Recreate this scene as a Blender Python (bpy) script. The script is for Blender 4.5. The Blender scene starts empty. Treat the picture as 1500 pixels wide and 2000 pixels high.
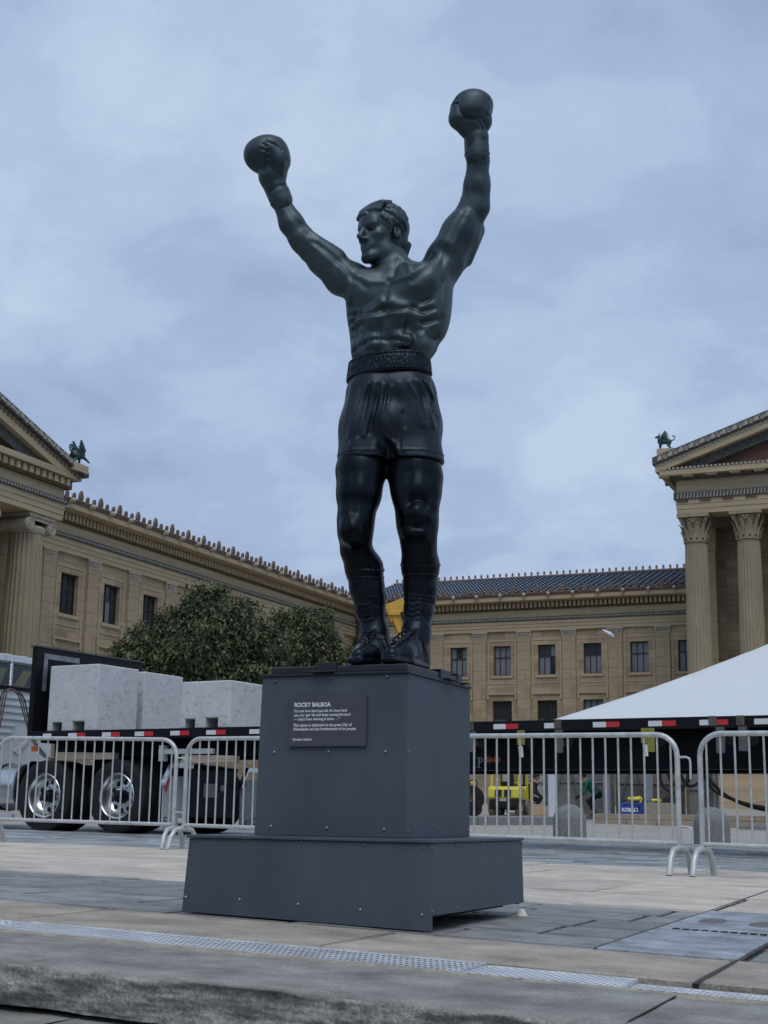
import bpy, bmesh, math, random
import numpy as np
from mathutils import Vector, Matrix, noise as mnoise
random.seed(7)
RNG = np.random.default_rng(11)
SC = bpy.context.scene
COL = SC.collection

# ------------------------------------------------------------------ camera
FPX = 2750.0
YAW, PITCH, ROLL = [math.radians(a) for a in (23.463, 12.227, 0.8757)]
CZ = 0.424
def cam_axes():
    cy, sy, cp, sp = math.cos(YAW), math.sin(YAW), math.cos(PITCH), math.sin(PITCH)
    fw = np.array([-sy*cp, cy*cp, sp]); rt = np.array([cy, sy, 0.0]); up = np.cross(rt, fw)
    c, s = math.cos(ROLL), math.sin(ROLL)
    return c*rt + s*up, -s*rt + c*up, fw
RT, UP, FW = cam_axes()
EYE = np.array([0.0, 0.0, CZ])
cam = bpy.data.cameras.new('camera')
cam.sensor_fit = 'VERTICAL'; cam.sensor_height = 36.0; cam.sensor_width = 27.0
cam.lens = 36.0*FPX/2000.0
cam.clip_start = 0.05; cam.clip_end = 3000.0
cam_o = bpy.data.objects.new('camera', cam); COL.objects.link(cam_o)
m3 = Matrix((RT.tolist(), UP.tolist(), (-FW).tolist())).transposed()
cam_o.matrix_world = Matrix.Translation(Vector(EYE.tolist())) @ m3.to_4x4()
SC.camera = cam_o

# ------------------------------------------------------------------ sky and sun
SUN_EL, SUN_AZ = math.radians(58), math.radians(150)
world = bpy.data.worlds.new('World'); SC.world = world; world.use_nodes = True
nt = world.node_tree; nt.nodes.clear()
def N(t, **kw):
    n = nt.nodes.new(t)
    for k, v in kw.items(): setattr(n, k, v)
    return n
out = N('ShaderNodeOutputWorld')
sky = N('ShaderNodeTexSky', sky_type='NISHITA'); sky.sun_disc = False
sky.sun_elevation = SUN_EL; sky.sun_rotation = SUN_AZ
bg1 = N('ShaderNodeBackground'); bg1.inputs[1].default_value = 0.06
nt.links.new(sky.outputs[0], bg1.inputs[0])
tc = N('ShaderNodeTexCoord')
sep = N('ShaderNodeSeparateXYZ'); nt.links.new(tc.outputs['Generated'], sep.inputs[0])
def mth(op, a, b=None, clamp=False):
    n = N('ShaderNodeMath', operation=op); n.use_clamp = clamp
    for i, v in enumerate((a, b)):
        if v is None: continue
        if isinstance(v, (int, float)): n.inputs[i].default_value = v
        else: nt.links.new(v, n.inputs[i])
    return n.outputs[0]
zc = mth('MAXIMUM', sep.outputs[2], 0.0)
den = mth('ADD', zc, 0.34)
cx = mth('DIVIDE', sep.outputs[0], den); cy_ = mth('DIVIDE', sep.outputs[1], den)
cmb = N('ShaderNodeCombineXYZ'); nt.links.new(cx, cmb.inputs[0]); nt.links.new(cy_, cmb.inputs[1])
def fbm(scale, detail, rough, off):
    mp = N('ShaderNodeMapping'); mp.inputs['Location'].default_value = off
    nt.links.new(cmb.outputs[0], mp.inputs[0])
    n = N('ShaderNodeTexNoise'); n.inputs['Scale'].default_value = scale
    n.inputs['Detail'].default_value = detail; n.inputs['Roughness'].default_value = rough
    n.inputs['Distortion'].default_value = 0.25
    nt.links.new(mp.outputs[0], n.inputs['Vector']); return n.outputs['Fac']
def ramp(fac, stops):
    r = N('ShaderNodeValToRGB'); r.color_ramp.interpolation = 'EASE'
    el = r.color_ramp.elements
    while len(el) < len(stops): el.new(0.5)
    for e, (p, c) in zip(el, stops): e.position = p; e.color = (*c, 1)
    nt.links.new(fac, r.inputs[0]); return r.outputs[0]
f1 = fbm(2.1, 7, 0.52, (3.1, 1.7, 0)); f2 = fbm(6.0, 9, 0.60, (7.3, 2.2, 0))
ff = mth('ADD', mth('MULTIPLY', f1, 0.64), mth('MULTIPLY', f2, 0.36))
cloud = ramp(ff, [(0.37, (0.345, 0.450, 0.670)), (0.46, (0.405, 0.52, 0.745)), (0.535, (0.475, 0.597, 0.81)), (0.64, (0.565, 0.69, 0.875))])
bg2 = N('ShaderNodeBackground'); bg2.inputs[1].default_value = 0.94
nt.links.new(cloud, bg2.inputs[0])
mix = N('ShaderNodeMixShader'); mix.inputs[0].default_value = 0.95
nt.links.new(bg1.outputs[0], mix.inputs[1]); nt.links.new(bg2.outputs[0], mix.inputs[2])
nt.links.new(mix.outputs[0], out.inputs[0])
sun = bpy.data.lights.new('sun', 'SUN'); sun.energy = 1.3; sun.angle = math.radians(40); sun.color = (1, 0.95, 0.88)
sun_o = bpy.data.objects.new('sun', sun); COL.objects.link(sun_o)
sd = Vector((math.sin(SUN_AZ)*math.cos(SUN_EL), math.cos(SUN_AZ)*math.cos(SUN_EL), math.sin(SUN_EL)))
sun_o.rotation_euler = sd.to_track_quat('Z', 'Y').to_euler()
SC.view_settings.view_transform = 'Standard'; SC.view_settings.look = 'None'
SC.view_settings.exposure = 0.0; SC.view_settings.gamma = 1.0
SC.view_settings.use_curve_mapping = False

# ------------------------------------------------------------------ survey helpers
HD = np.array([-math.sin(YAW), math.cos(YAW), 0.0]); LT = np.array([math.cos(YAW), math.sin(YAW), 0.0])
def ray(px, py): return RT*((px-750)/FPX) + UP*(-(py-1000)/FPX) + FW
def at_heading(px, py, D): r = ray(px, py); return EYE + r*(D/(r@HD))
def lh(lat, h, z=0.0): p = LT*lat + HD*h; return np.array([p[0], p[1], z])
def zg(X, Y):
    """height of the gently sloping ground"""
    X = np.asarray(X, float); Y = np.asarray(Y, float)
    s = .010 + .020*np.exp(-np.clip(Y-5.1, 0, 99)/2.5)
    dx = np.clip(-(X+2.02), -9, 12)
    return s*dx + .0035*(np.clip(Y, -5, 24)-5.14) + .018*np.clip(Y-24, 0, 70)
def Z(X, Y): return float(zg(X, Y))

# ------------------------------------------------------------------ materials
def material(name, color, rough=0.6, metal=0.0, var=0.0, vscale=8.0, var2=None, bump=0.0, bscale=60.0, spec=0.5,
             coat=0.0, stretch=None, grain=0.0, gscale=140.0, emit=None, obj_var=0.0, trans=0.0, detail=6, rvar=0.0):
    m = bpy.data.materials.new(name); m.use_nodes = True
    t = m.node_tree; b = t.nodes['Principled BSDF']; L = t.links.new
    b.inputs['Base Color'].default_value = (*color, 1); b.inputs['Roughness'].default_value = rough
    b.inputs['Metallic'].default_value = metal; b.inputs['Specular IOR Level'].default_value = spec
    b.inputs['Coat Weight'].default_value = coat
    if trans: b.inputs['Transmission Weight'].default_value = trans
    if emit: b.inputs['Emission Color'].default_value = (*emit[0], 1); b.inputs['Emission Strength'].default_value = emit[1]
    co = t.nodes.new('ShaderNodeTexCoord'); vec = co.outputs['Object']
    if stretch:
        mp = t.nodes.new('ShaderNodeMapping'); mp.inputs['Scale'].default_value = stretch; L(vec, mp.inputs[0]); vec = mp.outputs[0]
    col = None
    if var > 0 or var2:
        n = t.nodes.new('ShaderNodeTexNoise'); n.inputs['Scale'].default_value = vscale; n.inputs['Detail'].default_value = detail
        n.inputs['Roughness'].default_value = 0.62; L(vec, n.inputs['Vector'])
        r = t.nodes.new('ShaderNodeValToRGB'); r.color_ramp.elements[0].position = 0.3; r.color_ramp.elements[1].position = 0.7
        lo = tuple(max(0, c*(1-var)) for c in color); hi = tuple(min(1, c*(1+var)) for c in color)
        if var2: hi = var2
        r.color_ramp.elements[0].color = (*lo, 1); r.color_ramp.elements[1].color = (*hi, 1)
        L(n.outputs['Fac'], r.inputs[0]); col = r.outputs[0]
        if rvar:
            mr = t.nodes.new('ShaderNodeMapRange'); mr.inputs['To Min'].default_value = max(0.02, rough-rvar); mr.inputs['To Max'].default_value = rough+rvar
            L(n.outputs['Fac'], mr.inputs['Value']); L(mr.outputs[0], b.inputs['Roughness'])
    if grain > 0:
        g1 = t.nodes.new('ShaderNodeTexNoise'); g1.inputs['Scale'].default_value = gscale; g1.inputs['Detail'].default_value = 5; g1.inputs['Roughness'].default_value = 0.75; L(co.outputs['Object'], g1.inputs['Vector'])
        gm = t.nodes.new('ShaderNodeMapRange'); gm.inputs['From Min'].default_value = 0.3; gm.inputs['From Max'].default_value = 0.7
        gm.inputs['To Min'].default_value = 1-grain; gm.inputs['To Max'].default_value = 1+grain; L(g1.outputs['Fac'], gm.inputs['Value'])
        gh = t.nodes.new('ShaderNodeHueSaturation'); L(gm.outputs[0], gh.inputs['Value'])
        if col: L(col, gh.inputs['Color'])
        else: gh.inputs['Color'].default_value = (*color, 1)
        col = gh.outputs[0]
    if obj_var > 0:
        oi = t.nodes.new('ShaderNodeObjectInfo'); hs = t.nodes.new('ShaderNodeHueSaturation')
        mr = t.nodes.new('ShaderNodeMapRange'); mr.inputs['To Min'].default_value = 1-obj_var; mr.inputs['To Max'].default_value = 1+obj_var
        L(oi.outputs['Random'], mr.inputs['Value']); L(mr.outputs[0], hs.inputs['Value'])
        if col: L(col, hs.inputs['Color'])
        else: hs.inputs['Color'].default_value = (*color, 1)
        col = hs.outputs[0]
    if col: L(col, b.inputs['Base Color'])
    if bump > 0:
        n2 = t.nodes.new('ShaderNodeTexNoise'); n2.inputs['Scale'].default_value = bscale; n2.inputs['Detail'].default_value = 8
        n2.inputs['Roughness'].default_value = 0.65; L(vec, n2.inputs['Vector'])
        bp = t.nodes.new('ShaderNodeBump'); bp.inputs['Strength'].default_value = bump; bp.inputs['Distance'].default_value = 0.01
        L(n2.outputs['Fac'], bp.inputs['Height']); L(bp.outputs[0], b.inputs['Normal'])
    return m

def stone_courses(name, c1, c2, mortar, bw, bh, rough=0.8, bump=0.4, streak=0.25):
    """ashlar too far off to tell the stones apart: tone by stone, faint joints, streaked bedding; works on upright walls in X or Y"""
    m = bpy.data.materials.new(name); m.use_nodes = True
    t = m.node_tree; b = t.nodes['Principled BSDF']; L = t.links.new
    b.inputs['Roughness'].default_value = rough
    co = t.nodes.new('ShaderNodeTexCoord'); sp = t.nodes.new('ShaderNodeSeparateXYZ'); L(co.outputs['Object'], sp.inputs[0])
    ad = t.nodes.new('ShaderNodeMath'); ad.operation = 'ADD'; L(sp.outputs[0], ad.inputs[0]); L(sp.outputs[1], ad.inputs[1])
    cb = t.nodes.new('ShaderNodeCombineXYZ'); L(ad.outputs[0], cb.inputs[0]); L(sp.outputs[2], cb.inputs[1])
    br = t.nodes.new('ShaderNodeTexBrick'); L(cb.outputs[0], br.inputs['Vector'])
    br.inputs['Color1'].default_value = (*c1, 1); br.inputs['Color2'].default_value = (*c2, 1); br.inputs['Mortar'].default_value = (*mortar, 1)
    br.inputs['Scale'].default_value = 1.0; br.inputs['Mortar Size'].default_value = 0.012; br.inputs['Brick Width'].default_value = bw
    br.inputs['Row Height'].default_value = bh; br.inputs['Bias'].default_value = -0.1; br.offset = 0.5
    mp = t.nodes.new('ShaderNodeMapping'); mp.inputs['Scale'].default_value = (0.5, 0.5, 7.0); L(co.outputs['Object'], mp.inputs[0])
    n = t.nodes.new('ShaderNodeTexNoise'); n.inputs['Scale'].default_value = 1.2; n.inputs['Detail'].default_value = 7; L(mp.outputs[0], n.inputs['Vector'])
    n3 = t.nodes.new('ShaderNodeTexNoise'); n3.inputs['Scale'].default_value = 0.45; n3.inputs['Detail'].default_value = 5; L(co.outputs['Object'], n3.inputs['Vector'])
    av = t.nodes.new('ShaderNodeMath'); av.operation = 'ADD'; L(n.outputs['Fac'], av.inputs[0]); L(n3.outputs['Fac'], av.inputs[1])
    mr = t.nodes.new('ShaderNodeMapRange'); mr.inputs['From Min'].default_value = 0.6; mr.inputs['From Max'].default_value = 1.4
    mr.inputs['To Min'].default_value = 1-streak; mr.inputs['To Max'].default_value = 1+streak; L(av.outputs[0], mr.inputs['Value'])
    hs = t.nodes.new('ShaderNodeHueSaturation'); L(br.outputs['Color'], hs.inputs['Color']); L(mr.outputs[0], hs.inputs['Value'])
    L(hs.outputs[0], b.inputs['Base Color'])
    bp = t.nodes.new('ShaderNodeBump'); bp.inputs['Strength'].default_value = bump; bp.inputs['Distance'].default_value = 0.03
    L(br.outputs['Fac'], bp.inputs['Height']); bp.invert = True; L(bp.outputs[0], b.inputs['Normal'])
    return m

# ------------------------------------------------------------------ object helpers
def link(name, me, parent=None, loc=None, rotz=None, kind=None):
    o = bpy.data.objects.new(name, me); COL.objects.link(o)
    if parent is not None: o.parent = parent
    if loc is not None: o.location = [float(c) for c in loc]
    if rotz is not None: o.rotation_euler = (0, 0, rotz)
    if kind: o['kind'] = kind
    return o
def tag(o, label=None, cat=None, group=None, kind=None):
    if label: o['label'] = label
    if cat: o['category'] = cat
    if group: o['group'] = group
    if kind: o['kind'] = kind
    return o
def thing(name, label, cat, loc=(0, 0, 0), rotz=0.0, group=None):
    o = link(name, None, None, loc, rotz); o.empty_display_size = 0.2
    return tag(o, label, cat, group)
def copy_tree(o, parent=None):
    c = o.copy(); COL.objects.link(c)
    if parent is not None: c.parent = parent
    for ch in list(o.children): copy_tree(ch, c)
    return c

def np_mesh(name, V, Q, mats=(), smooth=True, mi=None):
    V = np.asarray(V, np.float32); Q = np.asarray(Q, np.int32)
    me = bpy.data.meshes.new(name); k = Q.shape[1]
    me.vertices.add(len(V)); me.vertices.foreach_set('co', V.ravel())
    me.loops.add(Q.size); me.loops.foreach_set('vertex_index', Q.ravel())
    me.polygons.add(len(Q)); me.polygons.foreach_set('loop_start', np.arange(0, Q.size, k, dtype=np.int32))
    me.polygons.foreach_set('loop_total', np.full(len(Q), k, np.int32))
    me.polygons.foreach_set('use_smooth', np.full(len(Q), smooth, bool))
    if mi is not None: me.polygons.foreach_set('material_index', np.asarray(mi, np.int32))
    for m in mats: me.materials.append(m)
    me.update(calc_edges=True); me.validate()
    return me

class MB:
    """collects shapes and links them as ONE mesh object"""
    def __init__(s): s.V = []; s.F = []; s.M = []
    def add(s, V, F, m=0):
        o = len(s.V); s.V += [tuple(float(c) for c in v) for v in V]
        s.F += [tuple(i+o for i in f) for f in F]; s.M += [m]*len(F); return s
    def hexa(s, P, m=0):   # P: 4 bottom ccw, 4 top ccw
        return s.add(P, [(3, 2, 1, 0), (4, 5, 6, 7), (0, 1, 5, 4), (1, 2, 6, 5), (2, 3, 7, 6), (3, 0, 4, 7)], m)
    def box(s, x0, x1, y0, y1, z0, z1, m=0):
        return s.hexa([(x0, y0, z0), (x1, y0, z0), (x1, y1, z0), (x0, y1, z0), (x0, y0, z1), (x1, y0, z1), (x1, y1, z1), (x0, y1, z1)], m)
    def bar(s, A, B, w, h, up=(0, 0, 1), m=0):  # rectangular bar from A to B
        A = Vector(A); B = Vector(B); d = (B-A).normalized(); u = Vector(up); r = d.cross(u)
        if r.length < 1e-4: r = d.cross(Vector((1, 0, 0)))
        r.normalize(); u = r.cross(d).normalized(); r = r*(w/2); u = u*(h/2)
        P = [A-r-u, A+r-u, B+r-u, B-r-u, A-r+u, A+r+u, B+r+u, B-r+u]
        return s.hexa(P, m)
    def tube(s, pts, r, n=8, m=0, cap=True):
        pts = [Vector(p) for p in pts]; rs = r if isinstance(r, (list, tuple)) else [r]*len(pts)
        V = []; F = []; prev = None
        for i, p in enumerate(pts):
            d = (pts[min(i+1, len(pts)-1)]-pts[max(i-1, 0)]).normalized()
            if prev is None:
                a = Vector((0, 0, 1)) if abs(d.z) < 0.9 else Vector((1, 0, 0)); u = d.cross(a).normalized()
            else:
                u = (prev - d*prev.dot(d)).normalized()
            prev = u; w = d.cross(u)
            for k in range(n):
                t = 2*math.pi*k/n; V.append(p + (u*math.cos(t)+w*math.sin(t))*rs[i])
        for i in range(len(pts)-1):
            for k in range(n):
                a = i*n+k; b = i*n+(k+1) % n; F.append((a, b, b+n, a+n))
        if cap: F.append(tuple(range(n-1, -1, -1))); F.append(tuple(range((len(pts)-1)*n, len(pts)*n)))
        return s.add(V, F, m)
    def lathe(s, prof, n=16, c=(0, 0, 0), axis='z', m=0, a0=0.0, a1=2*math.pi, sx=1.0, sy=1.0):
        full = abs(a1-a0-2*math.pi) < 1e-6; k = n if full else n+1; V = []; F = []
        for r, z in prof:
            for i in range(k):
                t = a0+(a1-a0)*i/n; x, y = r*math.cos(t)*sx, r*math.sin(t)*sy
                p = (x, y, z) if axis == 'z' else ((x, z, y) if axis == 'y' else (z, x, y))
                V.append((p[0]+c[0], p[1]+c[1], p[2]+c[2]))
        for j in range(len(prof)-1):
            for i in range(n):
                a = j*k+i; b = j*k+(i+1) % k
                f = (a, b, b+k, a+k); F.append(f if axis != 'y' else f[::-1])
        return s.add(V, F, m)
    def ball(s, c, r, n=10, m=0):
        r = r if isinstance(r, (tuple, list)) else (r, r, r); V = []; F = []
        h = n//2
        for j in range(h+1):
            ph = math.pi*j/h
            for i in range(n):
                t = 2*math.pi*i/n; V.append((c[0]+r[0]*math.sin(ph)*math.cos(t), c[1]+r[1]*math.sin(ph)*math.sin(t), c[2]+r[2]*math.cos(ph)))
        for j in range(h):
            for i in range(n):
                a = j*n+i; b = j*n+(i+1) % n; F.append((a, a+n, b+n, b))
        return s.add(V, F, m)
    def prism(s, poly, a0, a1, axis='y', m=0):   # poly in the other two axes, extruded along axis
        n = len(poly)
        def P(u, v, a): return (u, a, v) if axis == 'y' else ((a, u, v) if axis == 'x' else (u, v, a))
        V = [P(u, v, a0) for u, v in poly]+[P(u, v, a1) for u, v in poly]
        F = [tuple(range(n)), tuple(range(2*n-1, n-1, -1))]+[(i+n, (i+1) % n+n, (i+1) % n, i) for i in range(n)]
        return s.add(V, F, m)
    def mesh(s, name, mats=(), smooth=None, fix=True):
        me = bpy.data.meshes.new(name); me.from_pydata(s.V, [], s.F)
        for mt in (mats if isinstance(mats, (list, tuple)) else [mats]): me.materials.append(mt)
        me.polygons.foreach_set('material_index', s.M)
        if fix:
            bm = bmesh.new(); bm.from_mesh(me); bmesh.ops.recalc_face_normals(bm, faces=bm.faces); bm.to_mesh(me); bm.free()
        if smooth:
            me.polygons.foreach_set('use_smooth', [True]*len(me.polygons)); me.set_sharp_from_angle(angle=math.radians(smooth))
        me.update(); return me
    def build(s, name, mats, parent=None, smooth=None, loc=None, rotz=None, bevel=0.0, kind=None, label=None, fix=True):
        o = link(name, s.mesh(name, mats, smooth, fix), parent, loc, rotz, kind)
        if bevel: b = o.modifiers.new('bevel', 'BEVEL'); b.width = bevel; b.segments = 2; b.limit_method = 'ANGLE'
        if label: o['label'] = label
        return o

def lettering(name, body, size, mat, parent, M, extrude=0.0, align='LEFT', line=1.0, bold=0.0, sx=1.0):
    cu = bpy.data.curves.new(name, 'FONT'); cu.body = body; cu.size = size; cu.extrude = extrude; cu.align_x = align
    cu.space_line = line; cu.offset = bold; cu.resolution_u = 3
    to = bpy.data.objects.new(name, cu); COL.objects.link(to)
    me = bpy.data.meshes.new_from_object(to); bpy.data.objects.remove(to)
    me.transform(Matrix.Diagonal((sx, 1, 1, 1))); me.transform(M); me.materials.clear(); me.materials.append(mat)
    return link(name, me, parent)

# ------------------------------------------------------------------ signed-distance sculpting
class Clay:
    def __init__(s, lo, hi, h):
        s.lo = np.array(lo, np.float32); s.h = h; s.n = np.ceil((np.array(hi)-np.array(lo))/h).astype(int)+1
        s.d = np.full(s.n, 1.0, np.float32)
        s.ax = [s.lo[i]+h*np.arange(s.n[i], dtype=np.float32) for i in range(3)]
    def sl(s, lo, hi):
        a = np.clip(np.floor((np.array(lo)-s.lo)/s.h).astype(int), 0, s.n-1); b = np.clip(np.ceil((np.array(hi)-s.lo)/s.h).astype(int)+1, 1, s.n)
        return tuple(slice(a[i], max(a[i]+1, b[i])) for i in range(3))
    def g(s, sl): return s.ax[0][sl[0]][:, None, None], s.ax[1][sl[1]][None, :, None], s.ax[2][sl[2]][None, None, :]
    def merge(s, sl, p, k, op):
        a = s.d[sl] if op > 0 else -s.d[sl]
        if k > 0:
            h = np.clip(0.5+0.5*(p-a)/k, 0, 1); r = p+(a-p)*h-k*h*(1-h)
        else: r = np.minimum(a, p)
        s.d[sl] = r if op > 0 else -r
    def cap(s, A, B, ra, rb=None, k=0.02, op=1):
        rb = ra if rb is None else rb; A = np.array(A, float); B = np.array(B, float); r = max(ra, rb)+k+0.03
        sl = s.sl(np.minimum(A, B)-r, np.maximum(A, B)+r); x, y, z = s.g(sl); d = B-A; L2 = max(1e-9, d@d)
        t = np.clip(((x-A[0])*d[0]+(y-A[1])*d[1]+(z-A[2])*d[2])/L2, 0, 1)
        p = np.sqrt((x-A[0]-t*d[0])**2+(y-A[1]-t*d[1])**2+(z-A[2]-t*d[2])**2)-(ra+(rb-ra)*t)
        s.merge(sl, p, k, op); return s
    def path(s, P, R, k=0.02, op=1):
        R = R if isinstance(R, (list, tuple)) else [R]*len(P)
        for i in range(len(P)-1): s.cap(P[i], P[i+1], R[i], R[i+1], k, op)
        return s
    def ell(s, c, r, ax=None, k=0.02, op=1):
        c = np.array(c, float); r = np.array(r, float); m = r.max()+k+0.03
        sl = s.sl(c-m, c+m); x, y, z = s.g(sl); x = x-c[0]; y = y-c[1]; z = z-c[2]
        if ax is None: u, v, w = x, y, z
        else:
            A = np.array(ax, float); u = x*A[0][0]+y*A[0][1]+z*A[0][2]; v = x*A[1][0]+y*A[1][1]+z*A[1][2]; w = x*A[2][0]+y*A[2][1]+z*A[2][2]
        k0 = np.sqrt((u/r[0])**2+(v/r[1])**2+(w/r[2])**2)+1e-6; k1 = np.sqrt((u/r[0]**2)**2+(v/r[1]**2)**2+(w/r[2]**2)**2)+1e-6
        s.merge(sl, k0*(k0-1)/k1, k, op); return s
    def relief(s, P, w, amt, mask=None, F=(0, -1, 0)):
        """raise (amt<0) or carve (amt>0) a soft stroke along a polyline, pressed in along F"""
        F = np.array(F, float); F /= np.linalg.norm(F); P = [np.array(p, float) for p in P]
        lo = np.minimum.reduce(P)-3*w; hi = np.maximum.reduce(P)+3*w
        lo[1] -= .12; hi[1] += .07
        sl = s.sl(lo, hi); x, y, z = s.g(sl); best = None
        for a, b in zip(P[:-1], P[1:]):
            d = b-a; d = d-F*(d@F); L2 = max(1e-9, d@d); rx, ry, rz = x-a[0], y-a[1], z-a[2]; rf = rx*F[0]+ry*F[1]+rz*F[2]
            rx, ry, rz = rx-rf*F[0], ry-rf*F[1], rz-rf*F[2]; t = np.clip((rx*d[0]+ry*d[1]+rz*d[2])/L2, 0, 1)
            q = (rx-t*d[0])**2+(ry-t*d[1])**2+(rz-t*d[2])**2; best = q if best is None else np.minimum(best, q)
        s.d[sl] = s.d[sl]+(amt*np.exp(-best/(w*w))).astype(np.float32); return s
    def plane(s, n, p, keep=-1):   # keep the side where (x-p).n < 0
        n = np.array(n, float); n /= np.linalg.norm(n); x, y, z = s.ax[0][:, None, None], s.ax[1][None, :, None], s.ax[2][None, None, :]
        q = (x-p[0])*n[0]+(y-p[1])*n[1]+(z-p[2])*n[2]
        s.d = np.maximum(s.d, q.astype(np.float32)); return s
    def mesh(s, name, mats, keep_faces=None):
        d = s.d; sg = d < 0; nx, ny, nz = d.shape
        cnt = np.zeros((nx-1, ny-1, nz-1), np.int8)
        for i in (0, 1):
            for j in (0, 1):
                for k in (0, 1): cnt += sg[i:nx-1+i, j:ny-1+j, k:nz-1+k]
        act = (cnt > 0) & (cnt < 8); idx = np.argwhere(act); ids = np.full(act.shape, -1, np.int32); ids[act] = np.arange(len(idx))
        off = np.array([(i, j, k) for i in (0, 1) for j in (0, 1) for k in (0, 1)])
        val = np.stack([d[idx[:, 0]+o[0], idx[:, 1]+o[1], idx[:, 2]+o[2]] for o in off], 1)
        acc = np.zeros((len(idx), 3)); n = np.zeros(len(idx))
        for a in range(8):
            for b in range(a+1, 8):
                if np.abs(off[a]-off[b]).sum() != 1: continue
                va, vb = val[:, a], val[:, b]; mk = (va < 0) != (vb < 0); t = np.where(mk, va/np.where(mk, va-vb, 1), 0)
                acc += np.where(mk[:, None], off[a]+(off[b]-off[a])*t[:, None], 0); n += mk
        V = s.lo+s.h*(idx+acc/n[:, None])
        Q = []
        for ax in range(3):
            o1, o2 = [(1, 2), (2, 0), (0, 1)][ax]
            sla = [slice(1, None)]*3; slb = [slice(1, None)]*3
            sla[ax] = slice(0, -1)
            A = sg[tuple(slice(0, -1) if i == ax else slice(1, -1) for i in range(3))]
            B = sg[tuple(slice(1, None) if i == ax else slice(1, -1) for i in range(3))]
            e = np.argwhere(A != B); fl = A[e[:, 0], e[:, 1], e[:, 2]]
            base = e.copy(); base[:, o1] += 1; base[:, o2] += 1
            def cid(a, b):
                q = base.copy(); q[:, o1] += a; q[:, o2] += b; return ids[q[:, 0], q[:, 1], q[:, 2]]
            f = np.stack([cid(-1, -1), cid(0, -1), cid(0, 0), cid(-1, 0)], 1)
            f[~fl] = f[~fl][:, ::-1]; Q.append(f)
        return np_mesh(name, V, np.concatenate(Q), mats)
# ================================================================== GROUND
M_earth = material('joint_sand', (.055, .055, .055), .95, var=.3, vscale=3)
M_plaza = material('plaza_concrete', (.33, .31, .27), .85, var=.18, vscale=1.2, bump=.2, bscale=20)
M_tan = material('tan_concrete', (.50, .45, .375), .82, var=.24, vscale=3.0, bump=.5, bscale=90, obj_var=.09, grain=.22, gscale=70)
M_band = material('brown_concrete', (.355, .315, .262), .85, var=.36, vscale=3.2, bump=.7, bscale=80, obj_var=.06, grain=.30, gscale=110)
M_slate = material('slate_paver', (.215, .217, .215), .6, var=.34, vscale=5.5, bump=.5, bscale=70, obj_var=.16, grain=.22, gscale=90)
M_blue = material('bluestone_paver', (.27, .29, .30), .5, var=.5, vscale=1.8, bump=.4, bscale=40, obj_var=.28, grain=.2, gscale=40)
M_tread = material('step_bluestone', (.255, .25, .225), .82, var=.42, vscale=4.5, bump=.9, bscale=60, detail=10, grain=.34, gscale=120)
M_rough = material('split_bluestone', (.305, .298, .27), .92, var=.44, vscale=16, bump=1.0, bscale=70, detail=12, grain=.5, gscale=95)
M_galv = material('galvanised_steel', (.62, .64, .65), .45, .35, var=.2, vscale=6, rvar=.1)
M_plate = material('worn_steel_cover', (.31, .335, .36), .55, .3, var=.5, vscale=5.5, bump=.4, bscale=50, rvar=.12, detail=10, grain=.25, gscale=60)
M_dark = material('dark_void', (.012, .012, .013), .9)
M_granite = material('grey_granite', (.19, .195, .195), .85, var=.35, vscale=30, bump=.5, bscale=120)
M_wall_stone = material('tan_stone', (.33, .27, .20), .8, var=.2, vscale=2.0, bump=.3, bscale=30)

def sheet(name, xs, ys, off, mat, kind='structure', smooth=True):
    X, Y = np.meshgrid(np.array(xs, float), np.array(ys, float), indexing='ij')
    V = np.stack([X, Y, zg(X, Y)+off], -1).reshape(-1, 3); nx, ny = X.shape
    i, j = np.meshgrid(np.arange(nx-1), np.arange(ny-1), indexing='ij'); a = (i*ny+j).ravel()
    Q = np.stack([a, a+ny, a+ny+1, a+1], 1)
    return link(name, np_mesh(name, V, Q, [mat], smooth), kind=kind)
xs_far = list(np.linspace(-600, -60, 10))+list(np.linspace(-50, 20, 71))+list(np.linspace(30, 600, 12))
ground = sheet('ground', xs_far, [4.392, 4.7, 5, 5.5, 6, 7, 8, 9, 10, 11, 12, 14, 16, 18, 20, 22, 24, 28, 32, 40, 60, 94, 120, 200, 900], -.009, M_earth)
plaza = sheet('plaza_pavement', xs_far, [23.0, 24, 26, 28, 30, 34, 40, 50, 60, 75, 94, 130], -.004, M_plaza)

M_asph = material('asphalt', (.055, .055, .055), .9, var=.2, vscale=.5)
_v = [(-700, -700, -1.06), (700, -700, -1.06), (700, 1.9, -1.06), (-700, 1.9, -1.06)]
MB().add(_v, [(0, 1, 2, 3)]).build('unseen_street', M_asph, kind='structure', fix=False)  # unseen ground behind the viewer, added to darken the statue from below
# unseen tree band behind the viewer, added to darken the statue's reflections
_V = []; _nx, _nz = 220, 9
for i in range(_nx+1):
    a = math.radians(185+170*i/_nx)
    for j in range(_nz+1):
        t = j/_nz; n1 = mnoise.fractal(Vector((i*.16, t*2.5, 3)), 1, 2, 5); n2 = mnoise.fractal(Vector((i*.45, t*5, 8)), 1, 2, 4)
        R_ = 95+7*n1+3*n2-4*math.sin(math.pi*t); _V.append((R_*math.cos(a), R_*math.sin(a), -1.2+t*(15+5*mnoise.noise(Vector((i*.22, 0, 5))))))
_i, _j = np.meshgrid(np.arange(_nx), np.arange(_nz), indexing='ij'); _a = (_i*(_nz+1)+_j).ravel()
link('unseen_trees', np_mesh('unseen_trees', _V, np.stack([_a, _a+_nz+1, _a+_nz+2, _a+1], 1), [material('unseen_foliage', (.035, .045, .025), .9, var=.5, vscale=.4)], False), kind='stuff')

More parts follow.
